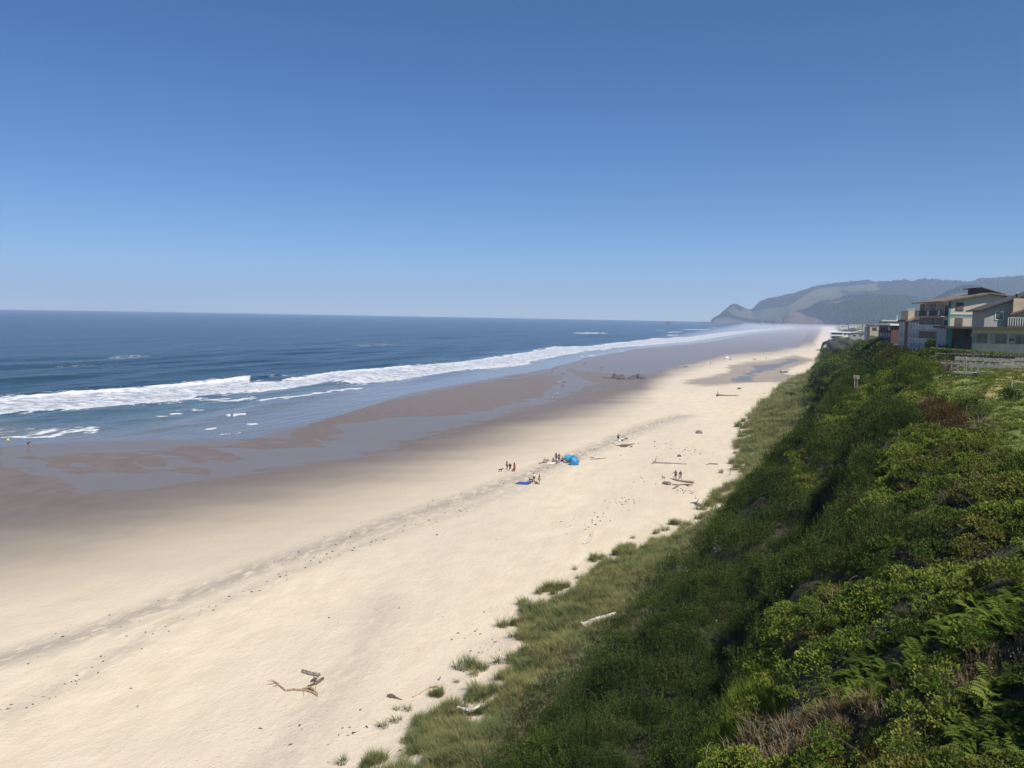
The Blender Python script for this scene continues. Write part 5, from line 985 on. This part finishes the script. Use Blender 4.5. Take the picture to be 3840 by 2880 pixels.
dog((1925, 1768), 'brown dog beside the person in red dress', (.09, .06, .04), 1.4, .85)
person((2002, 1808), 'person in white tank top and dark shorts by blue blanket', 'reach', top=(.75, .73, .72), bot=(.03, .03, .04), yaw=.1, h=1.72, longhair=True)
person((2022, 1816), 'person in black shirt and khaki trousers by blue blanket', 'stand', top=(.03, .026, .025), bot=(.35, .28, .2), shorts=False, yaw=1.7, h=1.85)
dog((1991, 1807), 'large brown dog beside the blue blanket', (.12, .08, .05), -1.7, 1.0)
dog((2010, 1815), 'dark dog sitting at the khaki trousers', (.025, .02, .018), -1.4, .8, True)
c4 = [ground(*q) for q in ((1930, 1815.5), (1946, 1806.6), (1998, 1808.2), (1980, 1819))]; nb_ = 12; bl = MB(); o = c4[0]; gr = []
for i in range(nb_+1):
    for j in range(7):
        a = c4[0]*(1-i/nb_)+c4[3]*(i/nb_); b = c4[1]*(1-i/nb_)+c4[2]*(i/nb_); q = a*(1-j/6)+b*(j/6); gr.append((q[0]-o[0], q[1]-o[1], float(H(q[0], q[1]))-o[2]+.05+random.uniform(0, .03)))
bl.add(gr, [(i*7+j, (i+1)*7+j, (i+1)*7+j+1, i*7+j+1) for i in range(nb_) for j in range(6)])
bo = thing('blanket', bl, mat('blue_blanket', (.03, .06, .28), .9, .35, 1.2), o, 'large blue beach blanket spread flat on the sand', 'blanket'); bo.modifiers.new('thick', 'SOLIDIFY').thickness = .02
thing('beach_ball', (lambda m_: m_.tube([(0, 0, .0), (0, 0, .04), (0, 0, .13), (0, 0, .22), (0, 0, .26)], [.05, .1, .14, .1, .03], 10))(MB()), cl((.6, .6, .15)), (1980, 1805), 'small yellow-green ball by the blue blanket', 'ball', smooth=True)
# tents
BT, TQ = mat('blue_tent_fabric', (.03, .20, .45), .6, .12), mat('turquoise_tent_fabric', (.05, .38, .52), .6, .12)
te = empty('tent', ground(2153, 1743), .35, label='bright blue pop-up hub tent in front of the turquoise one', cat='tent'); s_ = .95
for k in range(4):
    a = k*math.pi/2+math.pi/4; b = a+math.pi/2; A_ = (s_*1.25*math.cos(a), s_*1.25*math.sin(a)); Bb = (s_*1.25*math.cos(b), s_*1.25*math.sin(b)); mdx, mdy = (A_[0]+Bb[0])/2*1.28, (A_[1]+Bb[1])/2*1.28; tp = .82
    MB().add([(*A_, 0), (*Bb, 0), (Bb[0]*tp, Bb[1]*tp, 1.55), (A_[0]*tp, A_[1]*tp, 1.55), (mdx, mdy, .8)], [(0, 1, 4), (1, 2, 4), (2, 3, 4), (3, 0, 4)]).build('side_panel', BT, te)
    MB().add([(A_[0]*tp, A_[1]*tp, 1.552), (Bb[0]*tp, Bb[1]*tp, 1.552), (0, 0, 1.9)], [(0, 1, 2)]).build('roof_panel', BT, te)
    MB().tube([(*A_, 0), (A_[0]*.93*1.02, A_[1]*.93*1.02, .8), (A_[0]*tp, A_[1]*tp, 1.56), (0, 0, 1.92)], .018, 5).build('pole', M['dark'], te)
t2 = empty('tent', ground(2141, 1733), .9, label='turquoise pop-up sunshade with open front behind blue tent', cat='tent'); n_ = 9
vs = []
for i in range(n_):
    for j in range(7): a = math.pi*(.06+.88*i/(n_-1)); bq = j/6; w_ = 1.35*(1-.12*abs(j-3)/3); vs.append((w_*math.cos(a)*1.05, -1.3+2.6*bq, max(0, (1.75-.25*bq)*math.sin(a)**.75)))
fs = [(i*7+j, i*7+j+1, (i+1)*7+j+1, (i+1)*7+j) for i in range(n_-1) for j in range(6) if not (i < 3 and j < 3)]
MB().add(vs, fs).build('canopy', TQ, t2); MB().tube([(1.3, -1.3, 0), (1.35, -1.3, .9), (.8, -1.3, 1.6), (0, -1.3, 1.78), (-.8, -1.3, 1.6), (-1.35, -1.3, .9), (-1.3, -1.3, 0)], .02, 5).build('pole', M['dark'], t2)
MB().tube([(1.2, 1.3, 0), (1.2, 1.3, .8), (.7, 1.3, 1.4), (0, 1.3, 1.52), (-.7, 1.3, 1.4), (-1.2, 1.3, .8), (-1.2, 1.3, 0)], .02, 5).build('pole', M['dark'], t2)
person((2040, 1733), 'child sitting on the dark log end nearest the camera', 'sit', top=(.4, .25, .2), h=1.35, yaw=.3)
person((2044, 1728), 'child sitting just behind the dark log', 'sit', top=(.45, .28, .22), h=1.3, yaw=2.0)
person((2055, 1729), 'child in pale clothes sitting apart between log and group', 'sit', top=(.5, .42, .36), bot=(.3, .2, .15), h=1.4, yaw=-1.2)
person((2075, 1731), 'person in brown sitting at the left of the tent group', 'sit', top=(.14, .09, .07), yaw=.6)
person((2085, 1728), 'person in dark clothes standing tallest in the tent group', 'stand', top=(.025, .025, .035), bot=(.025, .025, .04), yaw=1.2, h=1.8, shorts=False)
person((2096, 1729), 'person with long dark hair and blue skirt standing by tents', 'stand', dress=(.05, .06, .16), top=(.05, .05, .1), yaw=.2, longhair=True, h=1.6)
person((2108, 1729), 'person in red swimwear kneeling beside the turquoise tent', 'sit', top=(.42, .08, .06), yaw=-.7, h=1.85)
person((2088, 1740), 'person in white cap and blue clothes sitting in front', 'sit', top=(.10, .12, .22), hat=(.75, .75, .75), yaw=.1, h=1.75)
person((2124, 1736), 'person in dark clothes sitting in the tent shade', 'sit', top=(.03, .022, .02), yaw=-.5, h=1.7)
mb = MB().box(-.5, .5, -.16, .16, 0, .2); mb.tube([(-.45, 0, .2), (0, 0, .3), (.45, 0, .2)], [.12, .15, .1], 7)
thing('bag', mb, cl((.42, .46, .55)), (2105, 1740), 'pale blue beach bag in front of the tent group', 'bag', .4)
thing('bag', MB().tube([(-.3, 0, .0), (-.25, 0, .2), (.25, 0, .22), (.3, 0, 0)], [.08, .16, .16, .08], 7, jag=.1), cl((.1, .08, .06)), (2114, 1735), 'brown beach bag between bather and tent', 'bag')
def towel(p, sx, sy, col, label, yaw=0.):
    g = ground(*p); vs = []; 
    for i in range(7):
        for j in range(5):
            x, y = (i/6-.5)*sx, (j/4-.5)*sy; c, s2 = math.cos(yaw), math.sin(yaw); wx, wy = x*c-y*s2, x*s2+y*c; vs.append((wx, wy, float(H(g[0]+wx, g[1]+wy))-g[2]+.05+random.uniform(0, .02)))
    o = MB().add(vs, [(i*5+j, (i+1)*5+j, (i+1)*5+j+1, i*5+j+1) for i in range(6) for j in range(4)]).build('towel', cl(col), label=label, cat='towel'); o.location = g; o.modifiers.new('thick', 'SOLIDIFY').thickness = .02; return o
towel((2072, 1738), 2.0, 2.2, (.6, .58, .5), 'cream towel under the front of the tent group', .3); towel((2095, 1733), 2.4, 2.0, (.16, .15, .2), 'dark blanket in the middle of the tent group', .2); towel((2324, 1652), 1.0, 1.8, (.75, .74, .72), 'white towel beside the seated bather')
person((2318, 1654), 'bare-backed person in dark shorts standing above the large log', 'stand', top=(.30, .18, .13), bot=(.03, .025, .03), yaw=2.6, h=1.85)
person((2334, 1653), 'person in white shirt sitting beside the standing bather', 'sit', top=(.75, .74, .74), bot=(.06, .05, .07), yaw=.9, h=1.9)
thing('bag', MB().box(-.35, .35, -.2, .2, 0, .42).tube([(-.3, 0, .42), (0, 0, .58), (.3, 0, .42)], .03, 5), cl((.16, .18, .13)), (2348, 1648), 'dark green cooler bag right of the seated bather', 'bag', .3)
person((2533, 1798), 'person with long hair leading a dog on a leash', 'reach', top=(.10, .06, .07), bot=(.07, .03, .05), hair=(.10, .05, .03), skin=SKD, yaw=.0, longhair=True, h=1.72)
person((2551, 1801), 'person in dark blue shirt and pink shorts carrying white bag', 'walk', top=(.03, .05, .08), bot=(.5, .25, .26), skin=SKD, yaw=-.15, h=1.76)
thing('bag', MB().tube([(0, 0, 0), (0, 0, .1), (0, 0, .38), (0, 0, .46)], [.2, .27, .25, .16], 9, jag=.06).tube([(-.15, 0, .46), (0, 0, .7), (.15, 0, .46)], .015, 5), cl((.6, .6, .62)), (2547, 1801), 'white plastic tote held by the walking couple', 'bag')
dg = dog((2488, 1796), 'small dog on a leash ahead of the couple', (.18, .12, .08), -1.9, .75)
a = ground(2533, 1798); b = ground(2488, 1796); dd = Vector((b-a)); hn = Vector(a)+Vector((-.58, -.1, 1.0)); en = Vector(b)+Vector((.25, .05, .42))
lz = MB().tube([(hn.lerp(en, t)+Vector((0, 0, -.12*math.sin(math.pi*t)))-Vector(b)) for t in np.linspace(0, 1, 7)], .012, 5); thing('leash', lz, cl((.35, .3, .28)), tuple(b), 'thin leash between the long-haired walker and small dog', 'leash')
# figures on the tide flat
person((31, 1667), 'person in yellow top wading at the far left swash', top=(.75, .75, .25), bot=(.3, .2, .15), h=1.6, yaw=1.)
person((107, 1677), 'dark-clothed pair member wading near the left swash', 'bend', top=(.05, .04, .05), bot=(.04, .04, .05), h=1.75, yaw=1.4)
for p, lab, tc, h_ in [((2196, 1369), 'dark figure standing alone nearest the surf past the sandbar', (.03, .03, .04), 1.9), ((2070, 1400), 'thin dark figure standing left of the flat rock', (.04, .035, .04), 1.9), ((2092, 1443), 'person in white on the shining sand, left of the walkers', (.7, .7, .7), 1.7), ((2110, 1440), 'dark child left of the rear pair on shining sand', (.05, .05, .07), 1.5), ((2118, 1440), 'dark child right of the rear pair on shining sand', (.06, .05, .08), 1.7),
                        ((2106, 1455), 'dark walker left of the front pair on shining sand', (.05, .04, .08), 1.7), ((2112, 1455), 'dark walker right of the front pair on shining sand', (.04, .03, .06), 1.75), ((2194, 1441), 'person in bright white top on the tide flat', (.8, .8, .8), 1.6), ((2090, 1487), 'person in white shirt and dark shorts nearest on the sandbar', (.75, .75, .75), 1.75), ((2166, 1450), 'small child in white on the tide flat', (.7, .7, .7), 1.1),
                        ((2254, 1383), 'faint figure left of the distant pair in mist', (.15, .15, .18), 1.8), ((2259, 1383), 'faint figure right of the distant pair in mist', (.15, .15, .18), 1.8), ((2665, 1368), 'dark figure alone on the pale sand spit', (.04, .04, .05), 1.8), ((2717, 1350), 'dark figure beside the white parasol', (.05, .05, .06), 1.6), ((2873, 1348), 'lone figure near the far tide pool', (.12, .08, .07), 1.7), ((3033, 1316), 'tiny figure on the far hazy sand below the cliff', (.1, .09, .09), 1.7)]:
    person(p, lab, 'walk' if len(lab) % 2 else 'stand', top=tc, bot=(.05, .045, .05), h=h_, yaw=random.uniform(-3, 3))
g = ground(2726, 1349); pa = empty('parasol', g, label='white beach parasol on the pale sand spit', cat='parasol'); n_ = 12
MB().add([(r_*math.cos(k*6.2832/n_), r_*math.sin(k*6.2832/n_)*.9, z) for r_, z in ((1.5, 1.75), (1.15, 2.1), (.6, 2.4)) for k in range(n_)]+[(0, 0, 2.5)], [(i*n_+k, i*n_+(k+1) % n_, (i+1)*n_+(k+1) % n_, (i+1)*n_+k) for i in range(2) for k in range(n_)]+[(2*n_+k, 2*n_+(k+1) % n_, 3*n_) for k in range(n_)]).build('canopy', M['white'], pa); MB().tube([(0, 0, -.2), (0, 0, 2.5)], .03, 6).build('pole', M['metal'], pa)
def dome_tent(p, r_, hh, m, label, yaw=0.):
    e = empty('tent', ground(*p), yaw, label=label, cat='tent'); n_ = 10; prof = [(1, 0), (.93, .35), (.75, .66), (.45, .9), (.12, 1)]
    MB().add([(r_*q*math.cos(k*6.2832/n_), r_*q*.8*math.sin(k*6.2832/n_), hh*z) for q, z in prof for k in range(n_)], [(i*n_+k, i*n_+(k+1) % n_, (i+1)*n_+(k+1) % n_, (i+1)*n_+k) for i in range(4) for k in range(n_)]+[tuple(range(4*n_, 5*n_))]).build('canopy', m, e)
    MB().add([(.0, -r_*.83, .02), (.5*r_, -r_*.78, .02), (.25*r_, -r_*.72, hh*.6)], [(0, 1, 2)]).build('door_flap', M['dark'], e); return e
dome_tent((2740, 1350), 1.2, 1.5, cl((.25, .32, .38)), 'small grey-blue tent right of the white parasol'); dome_tent((2830, 1349), 1.5, .9, cl((.55, .12, .09)), 'low red beach tent far up the sand spit')
